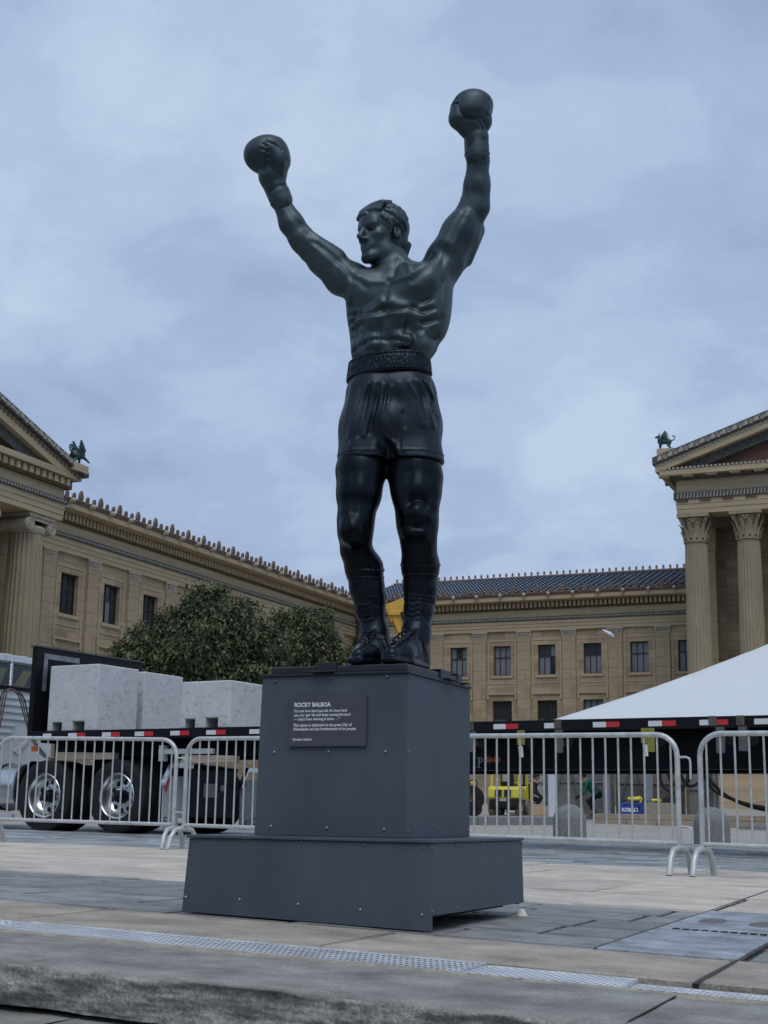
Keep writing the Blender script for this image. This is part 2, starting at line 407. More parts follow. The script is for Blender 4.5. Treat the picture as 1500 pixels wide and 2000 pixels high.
def slab(name, x0, x1, y0, y1, mat, parent, gap=.008, th=.05, lift=0.0, chip=.004, tilt=.003):
    g = gap/2; mb = MB(); t = [RNG.uniform(-tilt, tilt) for _ in range(4)]
    P = [(x0+g, y0+g), (x1-g, y0+g), (x1-g, y1-g), (x0+g, y1-g)]; e = min(.008, (x1-x0)*.08)
    bot = [(x, y, Z(x, y)-th) for x, y in P]
    mid = [(x, y, Z(x, y)-e*.6+lift+t[i]) for i, (x, y) in enumerate(P)]
    cx, cy = (x0+x1)/2, (y0+y1)/2
    top = [(x+(e if x < cx else -e), y+(e if y < cy else -e), Z(x, y)+lift+t[i]) for i, (x, y) in enumerate(P)]
    V = bot+mid+top
    F = [(i, (i+1) % 4, (i+1) % 4+4, i+4) for i in range(4)]+[(i+4, (i+1) % 4+4, (i+1) % 4+8, i+8) for i in range(4)]+[(8, 9, 10, 11)]
    mb.add(V, F)
    return mb.build(name, mat, parent)

paving = link('pavement', None, kind='structure'); paving.empty_display_size = .2
# brown concrete margin behind the drain
bx = [-9.0, -7.6, -6.1, -4.55, -3.35, -2.12, -.875, .45, 1.8, 3.2]
for a, b in zip(bx[:-1], bx[1:]): slab('concrete_slab', a, b, 4.378, 5.06, M_band, paving, gap=.022)
# dark slate pavers, running bond; the cover plate takes the middle of the strip
rows = np.linspace(5.06, 7.15, 6)
for k in range(5):
    y0, y1 = rows[k], rows[k+1]
    x = -7.4+(k % 2)*.31
    while x < 2.4:
        w = .62*RNG.uniform(.82, 1.18); a, b = x, x+w
        if b > -1.36 and a < -.86:
            if a < -1.46: slab('slate_paver', a, -1.365, y0, y1, M_slate, paving, gap=.032, chip=0)
            if b > -.76: slab('slate_paver', -.855, b, y0, y1, M_slate, paving, gap=.032, chip=0)
        else: slab('slate_paver', a, b, y0, y1, M_slate, paving, gap=.032, chip=0)
        x += w
# tan slabs
ty = [7.15, 8.35, 9.75, 11.1, 12.5]
for k in range(4):
    xj = [-1.36] if k < 2 else [-1.45]
    x = xj[0]-.9*(k % 2)
    brk = [x]
    while brk[0] > -11.5: brk.insert(0, brk[0]-RNG.uniform(1.35, 1.95))
    while brk[-1] < 4.2: brk.append(brk[-1]+RNG.uniform(1.35, 1.95))
    for a, b in zip(brk[:-1], brk[1:]): slab('tan_slab', a, b, ty[k], ty[k+1], M_tan, paving, gap=.030)
# bluestone street: about 300 nearest as pieces, the rest joined
street = link('street', None, kind='structure'); street.empty_display_size = .2
far = MB(); pieces = []
yy = 12.5; k = 0
while yy < 23.0:
    hgt = .30 if yy < 16 else .42; x = -20+(k % 2)*.33
    while x < 5:
        w = RNG.uniform(.5, .8); pieces.append((x, x+w, yy, yy+hgt)); x += w
    yy += hgt; k += 1
def vis(p):
    c = LT@np.array([(p[0]+p[1])/2, (p[2]+p[3])/2, 0]); h = HD@np.array([(p[0]+p[1])/2, (p[2]+p[3])/2, 0]); return abs(c/h) < .30
pieces.sort(key=lambda p: (not vis(p), p[2]))
for i, p in enumerate(pieces):
    if i < 290: slab('bluestone_paver', *p, M_blue, street, gap=.022, tilt=.006)
    else:
        x0, x1, y0, y1 = p; t = RNG.uniform(-.005, .003)
        far.hexa([(x, y, Z(x, y)+dz) for dz in (-.05, t) for x, y in ((x0+.006, y0+.006), (x1-.006, y0+.006), (x1-.006, y1-.006), (x0+.006, y1-.006))])
far.build('bluestone_pavers', M_blue, street, kind='stuff')

# dirt filled joints
jf = MB()
def joint(x0, y0, x1, y1, w, skip=.0):
    d = math.hypot(x1-x0, y1-y0); n = max(1, int(d/.22)); nx_, ny_ = -(y1-y0)/d*w/2, (x1-x0)/d*w/2
    for k in range(n):
        if RNG.random() < skip: continue
        q = []
        for t in (k/n, (k+1)/n):
            x, y = x0+(x1-x0)*t, y0+(y1-y0)*t; s_ = 1+.5*mnoise.noise(Vector((x*5, y*5, 2))); q.append((x-nx_*s_, y-ny_*s_, x+nx_*s_, y+ny_*s_))
        jf.add([(q[0][0], q[0][1], Z(q[0][0], q[0][1])+.0034), (q[1][0], q[1][1], Z(q[1][0], q[1][1])+.0034), (q[1][2], q[1][3], Z(q[1][2], q[1][3])+.0034), (q[0][2], q[0][3], Z(q[0][2], q[0][3])+.0034)], [(0, 1, 2, 3)])
for yv in rows[1:-1]: joint(-7.2, yv, -1.37, yv, .014, .15); joint(-.85, yv, 2.2, yv, .014, .15)
joint(-7.4, 5.06, -1.37, 5.06, .016, .1); joint(-.85, 5.06, 2.2, 5.06, .02); joint(-9, 7.15, -1.37, 7.15, .024, .05); joint(-.85, 7.15, 4, 7.15, .024)
for yv in ty[1:]: joint(-11, yv, 4, yv, .020, .35)
joint(-1.36, 7.15, -1.40, 9.75, .012); joint(-1.45, 9.75, -1.45, 12.5, .014); joint(-.862, 4.38, -.862, 5.06, .016); joint(-1.362, 5.06, -1.362, 7.15, .012); joint(-.857, 5.06, -.857, 7.15, .012)
joint(-2.12, 4.40, -2.12, 5.05, .008); joint(-3.35, 4.40, -3.35, 5.05, .008)
M_joint = material('dirty_joint', (.048, .046, .042), .95, var=.3, vscale=20)
jf.build('joint_fill', M_joint, paving, kind='stuff', fix=False)
# ---- the top step: bluestone tread with a split face, then plain steps going down under the camera
steps = link('stone_steps', None, kind='structure'); steps.empty_display_size = .2
def tread(name, x0, x1, yb, yf, drop, rise, seed, rough_amp=.022, res=.009):
    nx = max(4, int((x1-x0)/res)); nu = 14; nv = 26
    V = []; xs = np.linspace(x0+.0006, x1-.0006, nx+1)
    prof = []
    for j in range(nu+1): prof.append(('t', j/nu))
    for j in range(1, nv+1): prof.append(('r', j/nv))
    for x in xs:
        lip = .014*mnoise.fractal(Vector((x*1.7+seed, 0, 0)), 1.0, 2.0, 4)
        chip = max(0.0, mnoise.fractal(Vector((x*4.5+seed*3, 5, 1)), 1.0, 2.0, 5))*.045
        for kd, t in prof:
            if kd == 't':
                y = yb+(yf+lip+chip*.6-yb)*t
                z = Z(x, max(3.4, y))-drop+.003*mnoise.fractal(Vector((x*3, y*3, seed)), 1, 2, 4)
                if t == 1: z -= .006+chip*.35
            else:
                zz = Z(x, 3.42)-drop-rise*t
                n1 = mnoise.fractal(Vector((x*2.6, zz*6.0, seed+9)), 0.9, 2.1, 7)
                n2 = mnoise.ridged_multi_fractal(Vector((x*3.5, zz*9.0, seed+3)), 0.9, 2.0, 5, 1.0, 2.0)
                n3 = mnoise.fractal(Vector((x*1.1, zz*9.0, seed+30)), 0.8, 2.2, 6)
                y = yf+lip+chip*.6*(1-t)+rough_amp*n1+.018*n3+.010*(n2-1.0)*1.0-.012*t+(.02*t*t)
                z = zz-.008*(1-t)-chip*.35*(1-t)
            V.append((x, y, z))
    ny = len(prof); i, j = np.meshgrid(np.arange(nx), np.arange(ny-1), indexing='ij'); a = (i*ny+j).ravel()
    Q = np.stack([a, a+1, a+ny+1, a+ny], 1)
    mi = np.where((np.arange(ny-1)[None, :] >= nu), 1, 0)+0*i
    me = np_mesh(name, V, Q, [M_tread, M_rough], True, mi.ravel()); me.flip_normals()
    return link(name, me, steps)
tread('step_stone', -4.6, -.859, 4.078, 3.43, .006, .120, 1.3)
tread('step_stone', -.8602, 1.4, 4.078, 3.43, .007, .120, 6.1)
tread('step_stone', -8.4, -4.605, 4.078, 3.43, .006, .120, 8.2)
tread('step_stone', -20, -8.405, 4.385, 3.43, .006, .120, 21.0, res=.06)
tread('step_stone', 1.405, 14, 4.385, 3.43, .006, .120, 23.0, res=.06)
sc_ = MB(); sc_.box(-20, 14, 3.52, 4.38, -1.0, -.14); sc_.build('step_core', M_dark, steps)
for q in range(4):
    tread('step_stone', -6.4+.4*q, -2.42, 3.50-.42*q, 3.03-.42*q, .142+.165*q, .165, 11.0+q)
    tread('step_stone', -2.41, 2.0, 3.50-.42*q, 3.03-.42*q, .142+.165*q, .165, 17.0+q)
b = MB(); b.box(-20, 14, -6, 1.75, -1.02, -.93); b.build('landing', M_tread, steps)

# ---- drain channel and its four loose perforated covers
ch = MB()
for x0, x1 in zip(np.arange(-8.6, 3, .6), np.arange(-8.0, 3.6, .6)):
    ch.hexa([(x, y, Z(x, y)-.075) for x, y in ((x0, 4.07), (x1, 4.07), (x1, 4.40), (x0, 4.40))]+[(x, y, Z(x, y)-.045) for x, y in ((x0, 4.07), (x1, 4.07), (x1, 4.40), (x0, 4.40))])
ch.build('drain_channel', M_dark, paving)
def grate(x0, x1, y0, y1, lift, slots, label):
    t = MB(); cw = .0165 if not slots else .020; n = int((x1-x0)/cw); rows_ = 12 if not slots else 5
    yi0, yi1 = y0+.012, y1-.012
    z = lambda x, y: Z(x, y)+lift
    def quad(xa, ya, xb, yb): t.add([(xa, ya, z(xa, ya)), (xb, ya, z(xb, ya)), (xb, yb, z(xb, yb)), (xa, yb, z(xa, yb))], [(0, 1, 2, 3)])
    quad(x0, y0, x1, yi0); quad(x0, yi1, x1, y1)
    rh = (yi1-yi0)/rows_
    for i in range(n):
        xa = x0+(x1-x0)*i/n; xb = x0+(x1-x0)*(i+1)/n
        for r in range(rows_):
            ya = yi0+rh*r; yb = ya+rh; off = 0
            if (i+r) % 2 and not slots: quad(xa, ya, xb, yb); continue
            hx = (xb-xa)*(.20 if not slots else .28); hy = rh*(.24 if not slots else .24)
            quad(xa, ya, xb, ya+hy); quad(xa, yb-hy, xb, yb); quad(xa, ya+hy, xa+hx, yb-hy); quad(xb-hx, ya+hy, xb, yb-hy)
    # turned-down rims
    for ya, dy in ((y0, -.003), (y1, .003)):
        t.hexa([(x0, ya-abs(dy), z(x0, ya)-.03), (x1, ya-abs(dy), z(x1, ya)-.03), (x1, ya+abs(dy), z(x1, ya)-.03), (x0, ya+abs(dy), z(x0, ya)-.03),
                (x0, ya-abs(dy), z(x0, ya)+.002), (x1, ya-abs(dy), z(x1, ya)+.002), (x1, ya+abs(dy), z(x1, ya)+.002), (x0, ya+abs(dy), z(x0, ya)+.002)])
    for xa in (x0, x1):
        t.hexa([(xa-.003, y0, z(xa, y0)-.03), (xa+.003, y0, z(xa, y0)-.03), (xa+.003, y1, z(xa, y1)-.03), (xa-.003, y1, z(xa, y1)-.03),
                (xa-.003, y0, z(xa, y0)+.002), (xa+.003, y0, z(xa, y0)+.002), (xa+.003, y1, z(xa, y1)+.002), (xa-.003, y1, z(xa, y1)+.002)])
    o = t.build('drain_grate', M_galv, fix=False)
    return tag(o, label, 'drain grate', 'drain covers along the top step')
grate(-5.3, -3.262, 4.09, 4.36, -.004, False, 'perforated steel drain cover at the left edge, beside the long slotted one')
grate(-3.25, -1.52, 4.085, 4.355, .000, True, 'longest steel drain cover, running along the step in front of the grey pedestal')
grate(-1.508, -1.040, 4.080, 4.35, -.006, False, 'short perforated steel drain cover ending just left of the slab joint')
grate(-1.028, .9, 4.075, 4.33, -.018, False, 'perforated steel drain cover at the right, sunk below the short one')
M_mort = material('mortar', (.30, .265, .21), .9, var=.3, vscale=12, bump=.5, bscale=60, grain=.3, gscale=120)
q = MB(); xs = np.arange(-8.4, 1.4, .07)
for k in range(len(xs)-1):
    a0, a1 = xs[k], xs[k+1]; w0 = 4.025+.02*mnoise.noise(Vector((a0*3, 0, 0))); w1 = 4.025+.02*mnoise.noise(Vector((a1*3, 0, 0)))
    q.add([(a0, w0, Z(a0, 4.05)-.014), (a1, w1, Z(a1, 4.05)-.014), (a1, 4.082, Z(a1, 4.05)), (a0, 4.082, Z(a0, 4.05))], [(0, 1, 2, 3)])
q.build('mortar_strip', M_mort, steps, smooth=60, fix=False)
sj = MB()
for k in range(12):
    ya, yb_ = 3.50+.045*k, 3.545+.045*k; sj.add([(-.8635, ya, Z(-.86, ya)-.0035), (-.856, ya, Z(-.86, ya)-.0035), (-.857, yb_, Z(-.86, yb_)-.0035), (-.8630, yb_, Z(-.86, yb_)-.0035)], [(0, 1, 2, 3)])
sj.build('step_joint', M_joint, steps, fix=False)
# bits of grit along the drain
M_grit = material('grit', (.45, .42, .37), .9, var=.3, vscale=40)
gr_ = MB()
for k in range(90):
    x_ = RNG.uniform(-3.8, .4); y_ = 4.39+abs(RNG.normal())*.05 if RNG.random() < .6 else RNG.uniform(3.5, 7.0); s__ = RNG.uniform(.0015, .0042)
    gr_.ball((x_, y_, Z(x_, y_)+s__*.4), (s__*RNG.uniform(.8, 1.6), s__, s__*.7), 6)
gr_.build('grit', M_grit, paving, kind='stuff')
# ---- utility cover set in the slate
uc = MB(); x0, x1, y0, y1 = -1.352, -.868, 5.055, 7.19
P = [(x0, y0), (x1, y0), (x1, y1), (x0, y1)]
uc.hexa([(x, y, Z(x, y)-.02) for x, y in P]+[(x, y, Z(x, y)+.007) for x, y in P])
ucov = uc.build('utility_cover', M_plate, bevel=.003); tag(ucov, 'scuffed blue grey steel access cover set flush in the dark pavers', 'utility cover')
M_rust = material('worn_patch', (.13, .125, .12), .8, var=.3, vscale=9)
M_slot = material('slot_dark', (.01, .01, .01), .9)
for k in range(10):
    xs = -1.285+k*.039; ys = 6.02
    s_ = MB(); s_.box(xs, xs+.027, ys-.02, ys+.02, Z(xs, ys)+.0075, Z(xs, ys)+.0095); s_.build('slot', M_slot, ucov)
for cxp, cyp in ((-1.22, 6.55), (-1.0, 6.52)):
    s_ = MB(); s_.lathe([(.0, Z(cxp, cyp)+.0105), (.052, Z(cxp, cyp)+.0105), (.06, Z(cxp, cyp)+.006)], 14, (cxp, cyp, 0), sy=2.6); s_.build('handle_recess', M_rust, ucov)

# ---- kerbs and stone ledge at the far side of the street
def kerb(X0, X1, Y0, Y1, h, label):
    m = MB(); n = max(2, int(math.hypot(X1-X0, Y1-Y0)/1.2)); A = np.array([X0, Y0]); B = np.array([X1, Y1]); d = (B-A)/np.linalg.norm(B-A); w = np.array([-d[1], d[0]])*.35
    root = link('kerb', None, kind='structure')
    for i in range(n):
        a = A+(B-A)*(i/n)+d*.006; b_ = A+(B-A)*((i+1)/n)-d*.006; q = MB()
        P = [a, b_, b_+w, a+w]
        q.hexa([(p[0], p[1], Z(*p)-.05) for p in P]+[(p[0], p[1], Z(*p)+h) for p in P]); q.build('kerb_stone', M_granite, root, bevel=.02)
    return root
# ================================================================== PEDESTAL
M_ped = material('slate_grey_panel', (.066, .081, .103), .55, var=.16, vscale=2.6, bump=.08, bscale=220, spec=.35, rvar=.08, stretch=(1.6, 1.6, .7), grain=.06, gscale=200)
M_plq = material('plaque_panel', (.066, .070, .088), .5, var=.05, vscale=3, spec=.4)
M_bolt = material('bolt_steel', (.42, .45, .5), .35, .85)
M_boltp = material('painted_bolt', (.11, .13, .165), .45, .2)
M_white = material('white_print', (.78, .8, .83), .6)
M_black = material('black_plate', (.026, .030, .037), .45, .3, var=.2, vscale=5)
ped = thing('pedestal', 'two tiered slate grey panelled pedestal with a small white lettered plaque', 'pedestal', (-2.56, 5.715, 0))
ox, oy = -2.56, 5.715
def L(x, y, z): return (x-ox, y-oy, z)
XL, XR, YF, YB, ZT = -3.10, -2.018, 5.152, 6.285, .342
def zf(x, y): return Z(x, y)+.004
# core so that the box is solid from behind
b = MB(); b.box(*[v for p in ((XL+.07-ox, XR-.07-ox), (YF+.07-oy, YB-.07-oy), (.04, ZT-.016)) for v in p]); b.build('core', M_dark, ped)
def panel(name, P, n, th, mat=M_ped):
    n = Vector(n)*th; m = MB(); P = [Vector(p) for p in P]
    m.hexa([P[0]-n, P[1]-n, P[1], P[0], P[3]-n, P[2]-n, P[2], P[3]])
    return m.build(name, mat, ped, bevel=.002)
ti = .010
panel('front_panel', [L(XL-.006, YF-.006, zf(XL, YF)), L(XR+.006, YF-.006, zf(XR, YF)), L(XR-.002, YF+.004, ZT-.013), L(XL+ti, YF+.004, ZT-.013)], (0, -1, 0), .012)
panel('side_panel', [L(XR+.005, YF+.008, .060), L(XR+.006, YB, .058), L(XR-.001, YB-.004, ZT-.013), L(XR-.002, YF+.018, ZT-.013)], (1, 0, 0), .012)
panel('side_panel', [L(XL-.005, YB, .06), L(XL-.005, YF+.008, .045), L(XL+ti+.001, YF+.018, ZT-.013), L(XL+ti, YB-.004, ZT-.013)], (-1, 0, 0), .012)
panel('back_panel', [L(XR-.014, YB-.002, .05), L(XL+.014, YB-.002, .06), L(XL+.016, YB-.006, ZT-.013), L(XR-.014, YB-.006, ZT-.013)], (0, 1, 0), .012)
b = MB(); b.box(XL-ox+.002, XR-ox+.006, YF-oy-.006, YB-oy+.006, ZT-.012, ZT); b.build('ledge_panel', M_ped, ped, bevel=.002)
UL, UR, UF, UB, UT = -2.885, -2.206, 5.352, 6.10, 1.003
panel('front_panel', [L(UL-.008, UF-.002, ZT+.001), L(UR, UF-.002, ZT+.001), L(UR, UF, UT), L(UL+.006, UF, UT)], (0, -1, 0), .012)
panel('side_panel', [L(UR+.001, UF+.001, ZT+.001), L(UR+.001, UB, ZT+.001), L(UR+.001, UB, UT), L(UR+.001, UF+.001, UT)], (1, 0, 0), .012)
panel('side_panel', [L(UL-.008, UB, ZT+.001), L(UL-.008, UF+.012, ZT+.001), L(UL+.006, UF+.014, UT), L(UL+.006, UB, UT)], (-1, 0, 0), .012)
panel('back_panel', [L(UR-.012, UB, ZT+.001), L(UL+.02, UB, ZT+.001), L(UL+.02, UB, UT), L(UR-.012, UB, UT)], (0, 1, 0), .012)
b = MB(); b.box(UL-ox-.004, UR-ox+.010, UF-oy-.010, UB-oy+.008, UT, UT+.011); b.build('top_panel', M_black, ped, bevel=.002)
# bolts
bm_front = MB().lathe([(0, -.0045), (.004, -.0042), (.0062, -.002), (.0066, 0)], 8, (0, 0, 0), axis='y').mesh('bolt', M_bolt, 40)
bm_frontp = MB().lathe([(0, -.0045), (.004, -.0042), (.0062, -.002), (.0066, 0)], 8, (0, 0, 0), axis='y').mesh('bolt', M_boltp, 40)
bm_side = MB().lathe([(0, .0045), (.004, .0042), (.0062, .002), (.0066, 0)], 8, (0, 0, 0), axis='x').mesh('bolt', M_boltp, 40)
def fpt(px, py, Y):
    r = ray(px, py); return EYE+r*(Y/r[1])
def spt(px, py, X):
    r = ray(px, py); return EYE+r*(X/r[0])
for px, py in ((538, 1330), (648, 1324), (757, 1321), (536, 1469), (642, 1468), (753, 1468), (529, 1614), (638, 1617), (750, 1620)):
    p = fpt(px, py, UF-.003); link('bolt', bm_front if py > 1400 else bm_frontp, ped, L(p[0], UF-.0035, p[2]))
for px, py in ((372, 1636), (475, 1641), (588, 1644), (709, 1650), (827, 1655), (363, 1752), (468, 1757), (582, 1766), (704, 1777), (824, 1787)):
    p = fpt(px, py, YF-.002); link('bolt', bm_front if py > 1700 else bm_frontp, ped, L(p[0], YF-.006+.010*(p[2]/ZT), p[2]))
for px, py in ((802, 1322), (861, 1340), (915, 1352), (798, 1468), (859, 1476), (914, 1484), (797, 1624), (859, 1620), (914, 1622)):
    p = spt(px, py, UR+.002); link('bolt', bm_side, ped, L(UR+.001, p[1], p[2]))
for px, py in ((845, 1656), (893, 1651), (940, 1649), (984, 1648), (1020, 1648), (843, 1781), (893, 1773), (940, 1766), (984, 1758), (1020, 1755)):
    p = spt(px, py, XR+.002); link('bolt', bm_side, ped, L(XR+.005-.006*(p[2]/ZT), p[1], p[2]))
# plaque and lettering
A = fpt(568, 1362, UF-.004); B_ = fpt(716, 1457, UF-.004)
px0, px1, pz0, pz1 = A[0], B_[0], B_[2]-.001, A[2]+.001
b = MB(); b.box(px0-ox, px1-ox, UF-oy-.014, UF-oy-.0035, pz0, pz1)
plq = b.build('plaque', M_plq, ped, bevel=.001)
w, h = px1-px0, pz1-pz0
def ptext(body, u, v, size, bold=0.0, sx=1.0, name='lettering'):
    M = Matrix.Translation((px0-ox+u*w, UF-oy-.0146, pz1-v*h)) @ Matrix.Rotation(math.pi/2, 4, 'X')
    return lettering(name, body, size, M_white, plq, M, bold=bold, sx=sx)
ptext('ROCKY BALBOA', .065, .205, h*.118, h*.0032, .93)
for i, tx in enumerate(('\u201cIt\u2019s not how hard you hit, it\u2019s how hard', ' you can \u2018get\u2019 hit and keep moving forward', ' \u2014 that\u2019s how winning is done . . .\u201d')):
    ptext(tx, .055, .315+.082*i, h*.079, h*.0012, .93)
for i, tx in enumerate(('This statue is dedicated to the great City of', 'Philadelphia and the brotherhood of its people.')):
    ptext(tx, .06, .60+.080*i, h*.079, h*.0012, .93)
ptext('Sylvester Stallone', .055, .88, h*.066, h*.0012, .93)
# black mounting plate with strap clamps
PT = 1.046
b = MB(); b.box(-2.845-ox, -2.215-ox, 5.368-oy, 6.03-oy, UT+.011, PT); mp = b.build('mounting_plate', M_black, ped, bevel=.006)
def clamp(x, y, rot, wd=.10):
    m = MB(); prof = [(-.045, 0), (-.045, .006), (0.0, .006), (.0, .046), (.055, .046), (.06, .040), (.006, .040), (.006, 0)]
    m.prism(prof, -wd/2, wd/2, axis='x'); m.lathe([(0, .052), (.007, .051), (.009, .046)], 8, (0, .03, 0))
    o = m.build('clamp', M_black, ped, loc=(x-ox, y-oy, UT+.011), rotz=rot, bevel=.002); return o
clamp(-2.585, 5.362, 0); clamp(-2.209, 5.80, math.pi/2, .12); clamp(-2.209, 5.98, math.pi/2, .05)
# loose white wedge beside the far corner
b = MB(); b.lathe([(0, .032), (.012, .03), (.022, .012), (.028, 0)], 10, (0, 0, 0), sx=1.0, sy=.8)
wp = (-2.045, 6.20); o = b.build('foot_wedge', material('grubby_white', (.6, .57, .52), .8, var=.2), smooth=60, loc=(wp[0]+.05, wp[1], Z(*wp)))
tag(o, 'small off white wedge on the pavers under the pedestal corner', 'wedge')

# ================================================================== STATUE
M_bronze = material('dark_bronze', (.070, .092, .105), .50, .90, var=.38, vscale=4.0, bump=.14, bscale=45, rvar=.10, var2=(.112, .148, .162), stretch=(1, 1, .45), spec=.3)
M_bronzel = material('dark_bronze_legs', (.011, .015, .020), .34, .8, var=.35, vscale=5.0, bump=.08, bscale=45, rvar=.06, stretch=(1, 1, .4), spec=.25)  # darker bronze for the body below the trunks
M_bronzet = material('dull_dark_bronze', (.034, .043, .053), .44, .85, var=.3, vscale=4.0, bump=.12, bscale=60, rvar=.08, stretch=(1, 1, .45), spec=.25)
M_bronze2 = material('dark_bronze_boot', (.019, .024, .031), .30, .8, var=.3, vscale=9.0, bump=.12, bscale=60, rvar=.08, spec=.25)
D0 = 6.12; O_LAT, O_Z = None, PT
_o = at_heading(775, 1300, D0); O_LAT = float(LT@_o)
ox_w = LT*O_LAT+HD*D0
def B(px, py, dy=0.0):
    p = at_heading(px, py, D0+dy); return np.array([LT@p-O_LAT, dy, p[2]-O_Z])
def scl(px, py, dy=0.0):
    p = at_heading(px, py, D0+dy)-EYE; return float(p@FW)/FPX
statue = thing('statue', 'dark bronze statue of a boxer raising both gloved fists, standing on the grey pedestal', 'statue', (ox_w[0], ox_w[1], O_Z), YAW)
TA = math.radians(15); TL = np.array([math.cos(TA), -math.sin(TA), 0]); TF = np.array([-math.sin(TA), -math.cos(TA), 0]); TZ = np.array([0, 0, 1.0])
TX = (TL, TF, TZ)
S0 = scl(770, 650)
def T(dx, py, fwd=0.0, c=772):   # point on the torso: dx in px to the image right of the spine line, fwd metres to the front
    p = B(c, py, 0); return p+TL*(dx*S0)+TF*fwd
def mixax(a, up):   # axes with long axis along a
    a = np.array(a, float); a /= np.linalg.norm(a); u = np.cross(up, a); u /= np.linalg.norm(u); v = np.cross(a, u); return (u, v, a)

body = Clay((-.66, -.52, -.02), (.52, .40, 2.52), .0055)
c = body
# torso masses
c.ell(T(2, 604), (.222, .150, .235), TX, k=0)
c.ell(T(-8, 690), (.178, .122, .19), TX, k=.06)
c.ell(T(-12, 800), (.20, .14, .21), TX, k=.06)
c.cap(T(-50, 566, .0), T(62, 562, .0), .086, .086, k=.06)
for s in (-1, 1):   # latissimus and side wall
    c.cap(T(s*78+4, 566, -.02), T(s*62, 678, .0), .062, .05, k=.05)
c.ell(T(86, 600, -.01), (.05, .09, .16), TX, k=.05)
# pectorals pulled up by the raised arms
c.ell(T(-42, 573, .085), (.115, .070, .092), TX, k=.02); c.ell(T(44, 571, .085), (.118, .070, .092), TX, k=.02)
c.cap(T(-66, 570, .085), B(692, 552, -.05), .050, .042, k=.04); c.cap(T(70, 560, .08), B(862, 520, -.08), .055, .05, k=.04)
# rib arch and stomach
for dx, py, f, r in ((-25, 634, .118, (.055, .036, .058)), (25, 632, .118, (.058, .036, .058)), (-25, 682, .105, (.052, .034, .040)), (25, 681, .105, (.054, .034, .040)),
                     (-24, 716, .100, (.05, .03, .035)), (24, 715, .100, (.05, .03, .035))):
    c.ell(T(dx, py, f), r, TX, k=.016)
c.cap(T(-8, 612, .142), T(-62, 640, .10), .016, .014, k=.025); c.cap(T(8, 612, .142), T(60, 640, .105), .016, .014, k=.025)
for s in (-1, 1):   # obliques, serratus
    c.ell(T(s*60, 684, .055), (.045, .045, .060), TX, k=.03)
    for i in range(4):
        a = T(s*(84-3*i), 592+17*i, .052-.004*i); b2 = T(s*(58-1*i), 603+17*i, .105-.004*i)
        c.cap(a, b2, .020, .013, k=.016)
# neck, traps, clavicles
c.path([T(-2, 566, -.03), B(766, 520, -.02), B(757, 480, .01)], [.086, .074, .070], k=.028)
c.cap(B(780, 536, .03), B(832, 542, .03), .05, .05, k=.05); c.cap(B(748, 556, .03), B(702, 550, .02), .038, .046, k=.04)
c.cap(B(748, 548, -.10), B(700, 540, -.06), .016, .02, k=.025); c.cap(B(768, 548, -.10), B(832, 532, -.07), .016, .022, k=.025)
c.cap(B(792, 482, .02), B(758, 545, -.115), .020, .016, k=.022)      # sternomastoid
# arm on the left of the picture: shoulder, elbow, wrist
def limb(P, R, k=.03):
    c.path([B(*p) for p in P], [r*scl(p[0], p[1], p[2]) for p, r in zip(P, R)], k=k)
limb([(701, 558, .01), (669, 542, -.01), (635, 510, -.03), (592, 470, -.06)], [31, 35, 30.5, 24.5], .025)
limb([(594, 470, -.06), (569, 436, -.085), (548, 392, -.11), (538, 370, -.115)], [24, 23.5, 16.5, 16], .02)
c.cap(B(655, 505, -.045), B(613, 474, -.08), .050, .040, k=.02)   # biceps
c.cap(B(648, 535, .02), B(606, 497, -.02), .052, .038, k=.02)    # triceps
c.ell(B(694, 541, .01), (.058, .07, .062), k=.025)
c.cap(B(578, 462, -.09), B(560, 415, -.11), .036, .026, k=.02)
# arm on the right of the picture
limb([(858, 534, 0), (870, 508, -.02), (900, 455, -.05), (924, 408, -.07)], [37, 37, 36, 28], .035)
limb([(924, 410, -.07), (931, 362, -.10), (934, 312, -.13), (932, 280, -.14)], [28, 24.5, 21, 20], .02)
c.cap(B(880, 478, -.09), B(907, 428, -.11), .055, .045, k=.02)
c.cap(B(902, 504, .01), B(928, 450, -.02), .055, .045, k=.02)
c.ell(B(858, 520, .01), (.058, .07, .075), k=.03)
c.cap(B(942, 405, -.08), B(946, 350, -.10), .034, .022, k=.02)
# legs
limb([(712, 880, 0), (705, 920, -.02), (701, 965, -.05), (695, 1015, -.075), (694, 1042, -.075)], [46, 46, 41, 33, 32], .04)
limb([(694, 1042, -.075), (696, 1075, -.02), (711, 1110, .03), (722, 1170, .05), (731, 1235, .05)], [31, 29, 35, 29, 24], .03)
c.ell(B(687, 1036, -.135), (.055, .05, .062), k=.03)
limb([(812, 880, 0), (812, 920, -.03), (813, 965, -.06), (815, 1015, -.075), (816, 1035, -.075)], [47, 47, 44, 38, 36], .04)
limb([(816, 1035, -.075), (818, 1065, -.045), (821, 1105, .0), (821, 1165, .02), (815, 1235, .0)], [34, 32, 35, 29, 24], .03)
c.ell(B(813, 1006, -.135), (.062, .055, .062), k=.025); c.cap(B(800, 1040, -.135), B(826, 1040, -.135), .022, .022, k=.03)
for px in (786, 840): c.cap(B(px, 935, -.06), B(px+(6 if px < 800 else -4), 985, -.11), .05, .035, k=.04)

